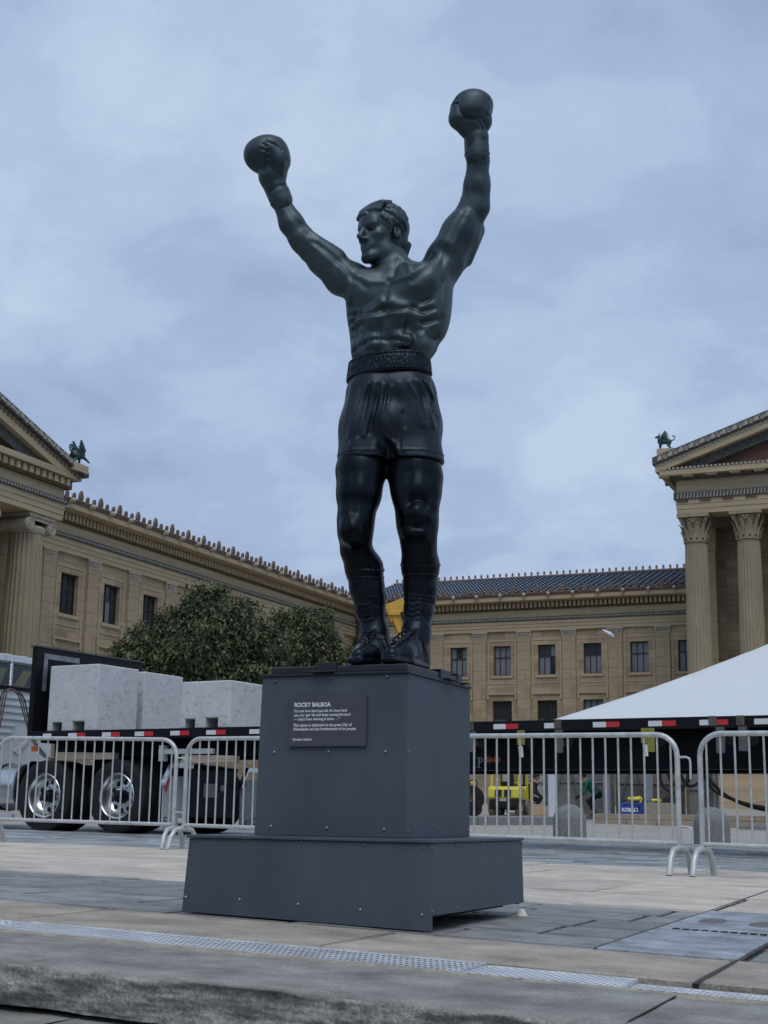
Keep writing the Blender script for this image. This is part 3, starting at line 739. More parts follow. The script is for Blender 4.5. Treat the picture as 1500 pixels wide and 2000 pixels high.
def rl(pts, w, amt, dy=-.12): c.relief([B(px, py, dy) for px, py in pts], w*1.1, amt*.74)
for P, w, a in (([(757, 566), (752, 588), (750, 598)], .011, .0065), ([(694, 600), (712, 614), (732, 613), (746, 606)], .012, .011), ([(750, 606), (780, 611), (812, 605), (838, 588)], .012, .011),
    ([(700, 618), (722, 617), (741, 624), (760, 616), (790, 618)], .010, -.006), ([(741, 630), (739, 665), (740, 705)], .010, .010),
    ([(688, 674), (712, 664), (736, 662), (765, 664), (792, 670)], .009, .013), ([(700, 704), (740, 702), (788, 702)], .012, .008), ([(700, 628), (695, 660), (698, 705)], .011, .008),
    ([(796, 632), (790, 668), (782, 706)], .012, .010), ([(800, 640), (812, 660), (800, 690)], .014, .006),
    ([(818, 603), (840, 597)], .013, -.009), ([(826, 622), (850, 612)], .013, -.010), ([(832, 642), (852, 634)], .014, -.011), ([(818, 658), (836, 650)], .012, -.006), ([(806, 628), (816, 620)], .012, -.005),
    ([(822, 613), (848, 606)], .010, .008), ([(824, 632), (852, 624)], .009, .011), ([(836, 655), (854, 650)], .012, .013), ([(806, 604), (803, 625)], .014, .004), ([(718, 648), (722, 640)], .034, -.008), ([(768, 645), (764, 640)], .034, -.008), ([(718, 685), (720, 684)], .028, -.008), ([(764, 684), (766, 684)], .028, -.008),
    ([(862, 552), (860, 600), (852, 650)], .014, .006), ([(870, 560), (868, 610)], .014, -.006), ([(690, 560), (689, 585), (694, 602)], .011, .012), ([(676, 575), (676, 610)], .014, -.006),
    ([(680, 612), (694, 606)], .009, -.010), ([(677, 630), (690, 622)], .009, -.010), ([(677, 648), (688, 640)], .009, -.009), ([(679, 621), (692, 614)], .007, .010), ([(678, 640), (690, 631)], .007, .010),
    ([(750, 553), (722, 552), (694, 534)], .012, -.007), ([(768, 553), (800, 547), (832, 520)], .012, -.007), ([(759, 551), (759, 553)], .014, .006), ([(715, 562), (700, 548)], .012, .006), ([(806, 558), (836, 535)], .012, .007),
    ([(787, 500), (797, 522), (800, 540)], .010, -.007), ([(777, 505), (770, 540)], .010, .006),
    ([(700, 580), (725, 578)], .03, -.006), ([(790, 578), (815, 572)], .03, -.006)): rl(P, w, a)
for P, w, a in (([(690, 548), (668, 520), (640, 497), (612, 478)], .012, .010), ([(676, 535), (650, 515), (618, 490)], .016, -.006), ([(590, 446), (604, 462), (616, 470)], .010, .007), ([(556, 402), (572, 432), (586, 452)], .010, .006), ([(552, 470), (575, 492), (600, 520)], .016, -.005),
    ([(598, 500), (630, 530), (655, 552)], .013, .006),
    ([(862, 528), (872, 490), (888, 452), (904, 424)], .012, .010), ([(915, 505), (930, 462), (938, 425)], .014, .008), ([(880, 500), (900, 452)], .02, -.006), ([(918, 318), (915, 360), (910, 395)], .009, .007), ([(936, 330), (938, 380)], .012, -.005), ([(830, 522), (846, 500)], .012, .008)): rl(P, w, a, -.08)
for P, w, a in (([(800, 925), (796, 960), (803, 990)], .016, .006), ([(838, 930), (840, 965), (832, 992)], .016, .006), ([(795, 1000), (800, 985), (815, 980), (830, 986), (834, 1004)], .010, .008), ([(797, 1018), (806, 1032), (820, 1034), (832, 1020)], .010, .008), ([(800, 1046), (828, 1046)], .012, -.007),
    ([(812, 1000), (815, 1015)], .022, -.008), ([(690, 925), (688, 975), (690, 1005)], .016, .005), ([(722, 940), (716, 990)], .016, .006), ([(676, 1020), (680, 1044), (694, 1052)], .010, .007), ([(686, 1062), (694, 1095)], .012, -.006), ([(806, 1060), (808, 1090)], .012, -.005), ([(838, 1062), (842, 1085)], .012, -.006)): rl(P, w, a, -.12)

# head: measured in head heights, looking to the left of the picture
HH = 129*scl(748, 460); HC = B(745.5, 461, -.03)
ha = math.radians(50); hf = np.array([-math.sin(ha), -math.cos(ha), .02]); hf /= np.linalg.norm(hf); hu = np.array([0, 0, 1.0]); hr = np.cross(hf, hu); hr /= np.linalg.norm(hr); hu = np.cross(hr, hf)
HX = (hr, hf, hu)
def H(u, v, w): return HC+hr*(u*HH)+hf*(v*HH)+hu*(w*HH)
def he(u, v, w, r, k=.05, op=1): c.ell(H(u, v, w), [q*HH for q in r], HX, k=k*HH, op=op)
def hc(a, b, ra, rb=None, k=.04, op=1): c.cap(H(*a), H(*b), ra*HH, (ra if rb is None else rb)*HH, k=k*HH, op=op)
he(0, -.05, .15, (.305, .375, .34)); he(0, .12, -.10, (.225, .225, .32), .1); he(0, .235, -.392, (.09, .078, .072), .09)
for s in (-1, 1):
    he(s*.175, .02, -.27, (.08, .13, .11), .1); hc((s*.18, .02, -.30), (s*.06, .24, -.42), .06, .06, .08)
    he(s*.165, .21, -.085, (.075, .065, .06), .08)
    he(s*.12, .318, -.002, (.078, .075, .048), .02, -1); he(s*.118, .242, -.002, (.052, .05, .045), .008)
    hc((s*.045, .335, .055), (s*.19, .275, .065), .030, .026, .04)
    hc((s*.06, .315, .028), (s*.175, .275, .022), .012, .012, .012)
    he(s*.045, .365, -.165, (.034, .04, .03), .02); hc((s*.055, .32, -.12), (s*.11, .27, -.25), .02, .02, .05)
    he(s*.30, -.06, -.02, (.030, .075, .105), .015); he(s*.332, -.040, .005, (.030, .040, .064), .006, -1); he(s*.305, -.03, -.03, (.014, .02, .03), .006)
he(0, .27, .14, (.20, .09, .12), .08)
hc((0, .325, .05), (0, .425, -.135), .034, .046, .025); hc((0, .30, .16), (0, .325, .05), .05, .034, .05)
hc((-.08, .300, -.268), (.08, .300, -.268), .026, .026, .04)
hc((-.06, .298, -.318), (.06, .298, -.318), .027, .027, .04); hc((-.09, .338, -.293), (.09, .338, -.293), .010, .010, .012, -1)
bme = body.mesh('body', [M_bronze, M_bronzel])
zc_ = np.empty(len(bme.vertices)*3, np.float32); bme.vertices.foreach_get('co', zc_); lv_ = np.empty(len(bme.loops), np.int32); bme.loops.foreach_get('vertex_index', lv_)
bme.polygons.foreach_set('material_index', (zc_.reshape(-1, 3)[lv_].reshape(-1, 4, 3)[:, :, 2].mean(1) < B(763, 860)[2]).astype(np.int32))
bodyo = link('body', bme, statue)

# hair: a cap of short combed locks
hm = Clay(HC-.21, HC+.21, .0042); c = hm
he(0, -.06, .17, (.335, .40, .345), 0)
he(0, -.20, -.08, (.27, .24, .25), .06)
for i in range(46):
    a = RNG.uniform(-1.25, 1.25); r0 = .30; z0 = RNG.uniform(.10, .46)
    rad = math.sqrt(max(.02, 1-((z0-.17)/.36)**2)); q0 = RNG.uniform(.3, 1.0)
    u0, v0 = .33*rad*math.sin(a), -.06+.40*rad*math.cos(a)*q0
    sgn = 1 if u0 >= 0 else -1; P = [(u0, v0, z0)]
    for st in range(4):
        u, v, z_ = P[-1]; v -= .085; z_ -= .012+.03*st*RNG.uniform(.3, 1)
        ln = math.sqrt((u/.335)**2+((v+.06)/.40)**2+((z_-.17)/.345)**2); P.append((u/ln*1.01, -.06+(v+.06)/ln*1.01, .17+(z_-.17)/ln*1.01))
    c.path([H(*p) for p in P], [.020*HH, .030*HH, .032*HH, .026*HH, .014*HH], k=.012*HH)
for i in range(11):
    u = -.25+.05*i; q = .055*math.sin(i*2.1); c.path([H(u*.8, .02, .495-.3*u*u), H(u, .20, .43-.5*u*u), H(u+.03, .292-.9*u*u, .315-.3*u*u), H(u+.05, .300-.9*u*u, .235+q)], [.035*HH, .042*HH, .036*HH, .014*HH], k=.014*HH)
for s in (-1, 1): hc((s*.285, .06, .10), (s*.285, .05, -.06), .038, .02, .03)
for i in range(7): u = -.2+.067*i; hc((u, -.36, -.10), (u*.9, -.33, -.30+.02*(i % 2)), .05, .03, .03)
# clear the face and the ears
he(0, .36, -.18, (.34, .27, .40), .03, -1)
for s in (-1, 1): he(s*.36, -.045, -.05, (.12, .09, .13), .02, -1); he(s*.34, .12, -.16, (.12, .13, .2), .02, -1)
link('hair', hm.mesh('hair', [M_bronze]), statue)

# trunks
tr = Clay((-.42, -.30, .80), (.40, .28, 1.45), .006); c = tr
tc_ = 763
def S(px, py, dy=0): return B(px, py, dy)
c.ell(S(763, 770, -.0), (.185, .138, .13), TX, k=0)
c.path([S(735, 770, 0), S(721, 830, -.0), S(708, 925, -.02)], [.130, .126, .118], k=.05)
c.path([S(790, 765, 0), S(801, 830, -.0), S(813, 925, -.03)], [.134, .134, .130], k=.05)
c.ell(S(758, 830, -.02), (.10, .135, .12), k=.04)
x, y, z = c.ax[0][:, None, None], c.ax[1][None, :, None], c.ax[2][None, None, :]
ang = np.arctan2(y, x-S(763, 800)[0]); zt, zb = S(763, 742)[2], S(763, 908)[2]; tt = np.clip((zt-z)/(zt-zb), 0, 1)
fold = np.sin(ang*13+2.2*np.sin(tt*3.0+ang*2))*np.exp(-tt*1.7)*.004*np.clip(tt*6, 0, 1)+np.sin(ang*7-tt*5)*.004*np.sin(math.pi*tt)
fold += .006*np.sin((x*55+z*38))*np.exp(-((x-S(752, 880)[0])/.07)**2-((z-S(752, 870)[2])/.10)**2)
c.d = c.d+fold.astype(np.float32)
hz = S(763, 905)[2]
c.d = np.where((np.abs(z-(hz+.028)) < .004), c.d-.0035, c.d).astype(np.float32)
for P, w, a in (([(718, 748), (704, 780), (690, 835), (683, 870)], .009, -.007), ([(731, 748), (722, 800), (711, 850)], .009, -.008), ([(748, 752), (742, 800), (727, 838)], .009, -.007), ([(764, 756), (754, 798), (744, 825)], .008, -.006),
    ([(724, 752), (712, 800), (700, 850)], .008, .007), ([(740, 752), (733, 800), (720, 845)], .008, .007), ([(756, 756), (750, 800), (738, 832)], .008, .006), ([(700, 760), (690, 800), (680, 850)], .008, -.006),
    ([(818, 742), (836, 768), (841, 800), (849, 830)], .009, -.008), ([(834, 742), (850, 768), (853, 800)], .008, -.007), ([(826, 742), (843, 770), (847, 800)], .007, .008), ([(800, 748), (816, 778), (826, 830)], .010, -.006), ([(808, 750), (826, 775), (834, 820)], .008, .006), ([(782, 750), (786, 800)], .012, -.005),
    ([(757, 855), (772, 866), (780, 890)], .010, -.010), ([(765, 872), (773, 892)], .010, .008), ([(760, 860), (757, 905)], .014, .006), ([(790, 840), (786, 880)], .012, -.006), ([(735, 860), (728, 895)], .012, -.005)): c.relief([B(px, py, -.14) for px, py in P], w, a)
c.plane((0, 0, 1), (0, 0, S(763, 730)[2])); c.plane((-.03, 0, -1), (S(763, 905)[0], 0, hz))
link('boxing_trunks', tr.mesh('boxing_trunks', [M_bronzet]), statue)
# gathered waistband
W = []; nth, nz_ = 420, 24; cw = S(760, 722)
for j in range(nz_+1):
    t = j/nz_
    for i in range(nth):
        a = 2*math.pi*i/nth; rr = mnoise.noise(Vector((a*44, t*4.0, 0)))*.0034+mnoise.noise(Vector((a*30, t*14, 4)))*.0024
        e = -.007*max(0, abs(t-.5)*2-.86)/.14-(.003 if abs(t-.78) < .03 else 0)
        p = cw+TL*math.cos(a)*(.188+.010*(1-t)+rr+e)+TF*math.sin(a)*(.139+.008*(1-t)+rr+e)
        W.append((p[0], p[1], p[2]+(t-.5)*.098+.012*math.cos(a)))
i, j = np.meshgrid(np.arange(nth), np.arange(nz_), indexing='ij'); i2 = (i+1) % nth
Q = np.stack([(j*nth+i).ravel(), (j*nth+i2).ravel(), ((j+1)*nth+i2).ravel(), ((j+1)*nth+i).ravel()], 1)
wb = link('waistband', np_mesh('waistband', W, Q, [M_bronze2], True), statue)

# gloves
def glove(parts, grooves, lo, hi):
    global c
    g = Clay(lo, hi, .0048); c = g
    for f in parts: f()
    for P, w_, a_ in grooves: c.relief([B(px, py, -.2) for px, py in P], w_, a_)
    return link('boxing_glove', g.mesh('boxing_glove', [M_bronze]), statue)
def gl():
    q = -.13
    c.ell(B(513, 303, q), (.088, .095, .080), k=0)
    c.ell(B(528, 294, q-.01), (.075, .085, .062), k=.03)
    c.path([B(537, 318, q), B(533, 345, q), B(537, 366, q)], [.066, .062, .050], k=.02)
    c.ell(B(530, 308, q), (.078, .085, .078), k=.04)
    c.ell(B(546, 312, q-.04), (.042, .055, .072), k=.02)
    c.path([B(548, 297, q+.03), B(541, 281, q-.02), B(524, 279, q-.05)], [.028, .030, .027], k=.008)
    c.path([B(537, 360, q), B(549, 391, q+.01)], [.055, .053], k=0)
glo = B(480, 400, -.13); ghi = B(575, 262, -.13)
glove([gl], [([(521, 280), (519, 290), (522, 300), (520, 315), (516, 332)], .006, .006), ([(510, 296), (526, 300)], .005, .005), ([(510, 305), (526, 310)], .005, .005), ([(514, 287), (524, 291)], .005, .004),
             ([(526, 284), (540, 288), (551, 297)], .006, .006), ([(524, 366), (541, 361), (556, 354)], .006, .006), ([(560, 312), (556, 330), (560, 350)], .008, .004)], (glo[0]-.05, -.33, glo[2]-.07), (ghi[0]+.06, .07, ghi[2]+.06))
def gr():
    q = -.15
    c.ell(B(924, 205, q-.02), (.093, .088, .068), k=0)
    c.ell(B(922, 214, q-.05), (.082, .062, .066), k=.02)
    c.path([B(920, 222, q), B(924, 245, q), B(929, 266, q)], [.082, .068, .050], k=.02)
    c.path([B(900, 214, q-.02), B(898, 232, q-.03), B(910, 250, q-.02)], [.050, .050, .04], k=.012)
    c.ell(B(949, 212, q+.01), (.032, .06, .06), k=.008); c.ell(B(947, 236, q), (.034, .05, .05), k=.01)
    c.path([B(931, 268, q), B(932, 304, q+.005)], [.056, .056], k=0)
glo = B(868, 312, -.15); ghi = B(968, 165, -.15)
glove([gr], [([(893, 195), (894, 210), (899, 226), (910, 236), (926, 238), (942, 232), (951, 218), (953, 200)], .007, .007), ([(884, 204), (896, 206)], .005, .006), ([(946, 226), (957, 224)], .005, .006), ([(940, 236), (950, 246)], .005, .005), ([(933, 240), (944, 252)], .005, .004),
             ([(904, 274), (930, 271), (956, 268)], .006, .007)], (glo[0]-.05, -.36, glo[2]-.06), (ghi[0]+.05, .07, ghi[2]+.06))
def cuff(P0, P1, r0, r1):
    a, b_ = Vector(B(*P0)), Vector(B(*P1)); m = MB(); d = (b_-a); m.tube([a, a+d*.04, a+d*.06, a+d*.9, a+d*.93, a+d], [r0*.93, r0, r0*1.01, r1*1.01, r1*1.05, r1*.98], 28)
    return m.build('glove_cuff', M_bronzet, statue, smooth=50)
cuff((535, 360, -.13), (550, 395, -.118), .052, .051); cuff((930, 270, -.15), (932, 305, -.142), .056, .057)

# laced boots
def boot(shaft, R, heel, toe, ball, sole_z, tilt, lace_side):
    global c
    lo = np.minimum.reduce([B(*p) for p in shaft]+[heel, toe])-.12; hi = np.maximum.reduce([B(*p) for p in shaft]+[heel, toe])+.12; lo[2] = -.01
    g = Clay(lo, hi, .0042); c = g
    SP = [B(*p) for p in shaft]; RR = [r*scl(p[0], p[1], p[2]) for r, p in zip(R, shaft)]
    c.path(SP, RR, k=.02)
    ank = SP[-1]
    c.path([ank, np.array([heel[0], heel[1], .055])], [RR[-1], .052], k=.03)
    c.path([np.array([heel[0], heel[1], .052]), np.array([ball[0], ball[1], .048]), np.array([toe[0], toe[1], .042])], [.050, .055, .034], k=.03)
    c.path([ank+np.array([0, 0, -.02]), np.array([(ball[0]*.6+heel[0]*.4), (ball[1]*.6+heel[1]*.4), .088]), np.array([ball[0], ball[1], .062])], [.050, .045, .034], k=.04)
    d = (toe-heel)[:2]; d /= np.linalg.norm(d); nrm = np.array([-d[1], d[0]])
    # welt and sole edge
    for s, off in ((1, .047), (-1, .047)):
        P = [np.array([heel[0]-d[0]*.02, heel[1]-d[1]*.02, .018])+np.append(nrm*s*off*.8, 0), np.array([ball[0], ball[1], .018])+np.append(nrm*s*off*1.08, 0), np.array([toe[0]+d[0]*.018, toe[1]+d[1]*.018, .018])+np.append(nrm*s*off*.45, 0)]
        c.path(P, [.014, .014, .014], k=.006)
    c.cap(np.array([toe[0]+d[0]*.03, toe[1]+d[1]*.03, .018])+np.append(nrm*.024, 0), np.array([toe[0]+d[0]*.03, toe[1]+d[1]*.03, .018])-np.append(nrm*.024, 0), .014, k=.006)
    c.cap(np.append((heel+ (ball-heel)*0.0)[:2], .018), np.append(ball[:2], .018), .05, .058, k=.0)
    # wraps round the top of the shaft
    ax = SP[0]-SP[1]; ax /= np.linalg.norm(ax)
    def ring(t, thick, grow=1.0):
        # t along the shaft 0..1
        seg = t*(len(SP)-1); i0 = min(int(seg), len(SP)-2); f = seg-i0
        ctr = SP[i0]*(1-f)+SP[i0+1]*f; rad = (RR[i0]*(1-f)+RR[i0+1]*f)*grow
        a = SP[i0]-SP[i0+1]; a = a/np.linalg.norm(a); a = a+np.array(tilt); a /= np.linalg.norm(a)
        u = np.cross(a, (0, 1, 0)); u /= np.linalg.norm(u); w = np.cross(a, u)
        pts = [ctr+(u*math.cos(q)+w*math.sin(q))*rad for q in np.linspace(0, 2*math.pi, 25)]
        c.path(pts, thick, k=.004)
    for t, th in ((.0, .007), (.12, .0045), (.30, .0035), (.46, .005), (.52, .0035)): ring(t, th, 1.0)
    # laces down the front to the ball of the foot
    fr = []
    dF = np.append(d, 0)
    for t in np.linspace(.60, 1.0, 6):
        seg = t*(len(SP)-1); i0 = min(int(seg), len(SP)-2); f = seg-i0; ctr = SP[i0]*(1-f)+SP[i0+1]*f; rad = RR[i0]*(1-f)+RR[i0+1]*f
        fr.append((ctr+dF*(rad+.002), rad))
    for t in np.linspace(.25, 1, 4):
        p = ank*(1-t)+np.array([ball[0], ball[1], .10])*t; fr.append((p+dF*(.052-.02*t)+np.array([0, 0, .012]), .05))
    n3 = np.append(nrm, 0)
    for i, (p, r) in enumerate(fr):
        wdt = .026
        c.cap(p-n3*wdt-dF*.006, p+np.array([0, 0, -.012]), .0050, k=.003); c.cap(p+n3*wdt-dF*.006, p+np.array([0, 0, -.012]), .0050, k=.003)
        if i < len(fr)-1:
            q = fr[i+1][0]
            for s in (-1, 1): c.cap(p+n3*wdt*s-dF*.01, q+n3*wdt*s-dF*.01, .0045, k=.004)
    for k in range(5):   # creases over the instep
        t = .25+.1*k; q = np.array([heel[0]*(1-t)+ball[0]*t, heel[1]*(1-t)+ball[1]*t, .085-.03*t])
        c.relief([q+n3*.06, q+n3*.03+np.array([0, 0, .03]), q+np.array([0, 0, .04])], .006, .005, F=(0, -.7, .7)); c.relief([q-n3*.06, q-n3*.03+np.array([0, 0, .03]), q+np.array([0, 0, .04])], .006, .005, F=(0, -.7, .7))
    return link('boot', g.mesh('boot', [M_bronze2]), statue)
heel = B(750, 1292, .06); toe = B(700, 1300, -.19); ball = toe*.68+heel*.32
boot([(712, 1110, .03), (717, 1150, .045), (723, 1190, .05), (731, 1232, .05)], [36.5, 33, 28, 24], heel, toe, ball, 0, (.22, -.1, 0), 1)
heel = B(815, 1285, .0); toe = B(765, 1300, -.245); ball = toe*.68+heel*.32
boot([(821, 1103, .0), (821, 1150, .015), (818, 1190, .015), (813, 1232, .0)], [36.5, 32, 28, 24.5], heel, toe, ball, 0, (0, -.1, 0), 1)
# ================================================================== BARRICADES
M_bar = material('galvanised_tube', (.52, .54, .54), .42, .4, var=.2, vscale=14, bump=.1, bscale=120, rvar=.1)
def barricade(P, Q_, label, hooks=True):
    P = np.array(P); Q_ = np.array(Q_); d = Q_-P; Ln = float(np.linalg.norm(d)); rot = math.atan2(d[1], d[0])
    z0, z1 = Z(*P), Z(*Q_); sl = (z1-z0)/Ln
    root = thing('crowd_barrier', label, 'barrier', (P[0], P[1], z0), rot, 'crowd barriers in a row across the street')
    zz = lambda x, h: h+sl*x
    Hh, rl, rc, r = 1.09, .235, .17, .021
    pts = [(r, 0, zz(r, rl-.05))]
    for k in range(7): a = math.pi-math.pi/2*k/6; pts.append((r+rc+rc*math.cos(a), 0, zz(0, Hh-r-rc+rc*math.sin(a))))
    for k in range(7): a = math.pi/2-math.pi/2*k/6; pts.append((Ln-r-rc+rc*math.cos(a), 0, zz(Ln, Hh-r-rc+rc*math.sin(a))))
    pts.append((Ln-r, 0, zz(Ln, rl-.05)))
    MB().tube(pts, r, 10).build('frame', M_bar, root, smooth=50)
    MB().tube([(r, 0, zz(r, rl)), (Ln-r, 0, zz(Ln, rl))], .019, 10).build('bottom_rail', M_bar, root, smooth=50)
    n = int(round((Ln-.1)/.112)); bme = None
    for k in range(n):
        x = .075+(Ln-.15)*k/(n-1)
        e = 0
        if x < rc+r: e = rc-math.sqrt(max(0, rc*rc-(rc+r-x)**2))
        if x > Ln-rc-r: e = rc-math.sqrt(max(0, rc*rc-(x-(Ln-rc-r))**2))
        MB().tube([(x, 0, zz(x, rl)), (x, 0, zz(x, Hh-r-e))], .0085, 7, cap=False).build('bar', M_bar, root, smooth=50)
    for x in (r, Ln-r):
        fp = [(x, -.21, zz(x, 0)), (x, -.175, zz(x, .12)), (x, -.12, zz(x, .185)), (x, 0, zz(x, .205)), (x, .12, zz(x, .185)), (x, .175, zz(x, .12)), (x, .21, zz(x, 0))]
        MB().tube(fp, .024, 10).build('foot', M_bar, root, smooth=50)
    if hooks:
        for h in (.86, .33):
            MB().tube([(Ln-.03, 0, h), (Ln+.055, 0, h), (Ln+.08, 0, h-.012), (Ln+.087, 0, h-.04), (Ln+.085, 0, h-.17)], .009, 7).build('hook', M_bar, root, smooth=50)
            m = MB(); m.box(-.055, .012, -.018, .018, h-.075, h-.03); m.build('hook_eye', M_bar, root, bevel=.006)
    return root
def LH(lat, h): p = lh(lat, h); return p[:2]
barricade(LH(-4.05, 15.05), LH(-2.015, 14.26), 'crowd barrier at the left, in front of the truck wheels')
barricade(LH(-1.935, 14.17), LH(.10, 12.71), 'crowd barrier half hidden behind the left side of the pedestal')
barricade(LH(.19, 12.65), LH(2.335, 11.13), 'crowd barrier between the pedestal and the domed granite bollard at right')
barricade(LH(2.455, 11.05), LH(4.55, 9.60), 'crowd barrier cut off by the right edge of the picture', hooks=False)
barricade(LH(-6.35, 15.75), LH(-4.25, 15.1), 'crowd barrier mostly outside the left edge with only one foot showing')

# ================================================================== LORRY
TR0 = lh(-4.85, 21.2); TROT = YAW-math.radians(30)
TRZ = .15
def TW(t, y, z=0): c_, s_ = math.cos(TROT), math.sin(TROT); return (TR0[0]+c_*t-s_*y, TR0[1]+s_*t+c_*y, z)
M_tyre = material('tyre_rubber', (.008, .008, .010), .85, var=.3, vscale=6, bump=.2, bscale=40)
M_chrome = material('polished_aluminium', (.62, .63, .64), .30, 1.0, var=.1, vscale=10)
M_black_paint = material('black_paint', (.005, .006, .009), .5, var=.3, vscale=3, spec=.22)
M_blk_rough = material('dirty_black_frame', (.008, .008, .009), .8, var=.4, vscale=5, spec=.2)
M_whp = material('white_truck_paint', (.62, .66, .67), .3, coat=.4, var=.05, vscale=2)
M_glass = material('dark_glass', (.012, .016, .017), .08, spec=.6)
M_red = material('red_reflective', (.55, .025, .035), .4)
M_wht = material('white_reflective', (.68, .70, .72), .45)
M_amber = material('amber_lens', (.45, .10, .03), .3)
M_flap = material('pale_grey_flap', (.42, .44, .46), .6, var=.12, vscale=3)
M_timber = material('rough_timber', (.40, .33, .25), .85, var=.3, vscale=3, stretch=(1, 8, 8))
M_yel = material('yellow_webbing', (.24, .235, .05), .8, var=.15, vscale=20)
M_grayweb = material('grey_webbing', (.10, .10, .10), .8, var=.3, vscale=20)
M_lt = material('light_letters', (.35, .37, .38), .5)
M_refl = material('olive_reflection', (.17, .18, .12), .9)

tractor = thing('tractor_truck', 'white tractor truck coupled to the flatbed trailer behind the left barrier', 'truck', (TR0[0], TR0[1], 0), TROT)
def wheel(t, y, parent, R=.52, out=-1, dual=True, rim=M_chrome):
    w = MB(); W0 = .27; s = out
    def ring(y0):
        pr = [(R*.60, y0), (R*.72, y0-s*0+s*.012), (R*.92, y0+s*.018), (R*.985, y0), (R, y0-s*.03), (R, y0-s*(W0-.03)), (R*.985, y0-s*W0), (R*.92, y0-s*(W0+.015)), (R*.60, y0-s*W0)]
        w.lathe(pr, 36, (0, 0, 0), 'y')
        for k in range(4): w.lathe([(R*1.004, y0-s*(.045+.05*k)), (R*1.004, y0-s*(.075+.05*k))], 36, (0, 0, 0), 'y')
    ring(0)
    if dual: ring(-s*.33)
    o = w.build('wheel', M_tyre, parent, smooth=35, loc=(t, y, TRZ+R-.01))
    r = MB(); rr = R*.615
    r.lathe([(rr, .012*s), (rr*1.03, .004*s), (rr*.97, -.004*s), (rr*.93, -.02*s), (rr*.90, -.07*s), (rr*.84, -.13*s), (rr*.70, -.165*s), (rr*.40, -.15*s), (0, -.15*s)], 36, (0, 0, 0), 'y')
    ro = r.build('rim', rim, o, smooth=40)
    h = MB()
    for k in range(10):
        a = 2*math.pi*k/10+.2; h.lathe([(0, -.150*s), (.033, -.151*s), (.037, -.158*s)], 10, (rr*.62*math.cos(a), 0, rr*.62*math.sin(a)), 'y')
    h.build('hand_hole', M_dark, o)
    b_ = MB(); b_.lathe([(0, .0), (.055, -.005*s), (.085, -.03*s), (.092, -.08*s), (.10, -.15*s)], 16, (0, 0, 0), 'y'); b_.build('hub', M_black_paint, o, smooth=40)
    for k in range(10):
        a = 2*math.pi*(k+.5)/10+.2; q = MB(); q.lathe([(0, -.12*s), (.014, -.122*s), (.015, -.15*s)], 6, (rr*.42*math.cos(a), 0, rr*.42*math.sin(a)), 'y'); q.build('nut', M_chrome, o)
    return o
for t in (-.17, 1.22): wheel(t, .03, tractor); wheel(t, 2.47, tractor, out=1)
wheel(-4.3, .05, tractor, dual=False); wheel(-4.3, 2.45, tractor, out=1, dual=False)
m = MB()
for y in (.85, 1.55): m.box(-5.0, 1.95, y, y+.09, TRZ+.62, TRZ+.90)
for t in (-3, -1.2, .5): m.box(t, t+.12, .94, 1.55, TRZ+.62, TRZ+.88)
m.box(-.35, -.0, .3, 2.2, TRZ+.40, TRZ+.62); m.box(1.05, 1.4, .3, 2.2, TRZ+.40, TRZ+.62)
m.box(-1.0, 1.9, .45, 2.05, TRZ+.92, TRZ+.97)
m.build('chassis', M_blk_rough, tractor, bevel=.01)
m = MB(); m.box(.1, 1.0, .75, 1.75, TRZ+.97, TRZ+1.16); m.build('fifth_wheel', M_blk_rough, tractor, bevel=.03)
m = MB(); m.box(1.96, 2.02, .66, 1.86, TRZ+.22, TRZ+.92); m.build('rear_crossmember', M_black_paint, tractor, bevel=.01)
m = MB(); m.box(2.022, 2.03, 1.02, 1.36, TRZ+.52, TRZ+.72); m.build('licence_plate', M_flap, tractor, bevel=.004)
m = MB(); m.lathe([(0, 2.055), (.05, 2.05), (.055, 2.02)], 12, (0, 1.46, TRZ+.66), 'x'); m.build('tail_light', material('pale_lens', (.4, .36, .34), .3), tractor, smooth=50)
for y0, nm in ((.02, 0), (1.88, 1)):
    m = MB(); m.box(2.06, 2.075, y0, y0+.60, TRZ+.06, TRZ+.80); fl = m.build('mud_flap', M_flap, tractor)
    m = MB(); m.prism([(y0-.03, TRZ+.70), (y0-.02, TRZ+.66), (y0+.14, TRZ+.92), (y0+.14, TRZ+.98)], 2.05, 2.12, 'x'); m.prism([(y0+.14, TRZ+.92), (y0+.62, TRZ+.92), (y0+.62, TRZ+.98), (y0+.14, TRZ+.98)], 2.05, 2.12, 'x'); m.build('flap_hanger', M_chrome, tractor)
    m = MB(); m.prism([(y0+.02, TRZ+.62), (y0+.06, TRZ+.56), (y0+.135, TRZ+.74), (y0+.105, TRZ+.82)], 2.078, 2.084, 'x'); m.build('reflector', M_red, tractor)
    M = Matrix.Translation((2.0775, y0+.03, TRZ+.12)) @ Matrix.Rotation(math.pi/2, 4, 'Z') @ Matrix.Rotation(math.pi/2, 4, 'X')
    lettering('lettering', 'E', .16, M_black_paint, fl, M); lettering('lettering', 'AST', .12, M_black_paint, fl, M @ Matrix.Translation((.085, 0, 0)))
    lettering('lettering', 'C', .16, M_black_paint, fl, M @ Matrix.Translation((.30, 0, 0))); lettering('lettering', 'OAST', .10, M_black_paint, fl, M @ Matrix.Translation((.40, 0, 0)))
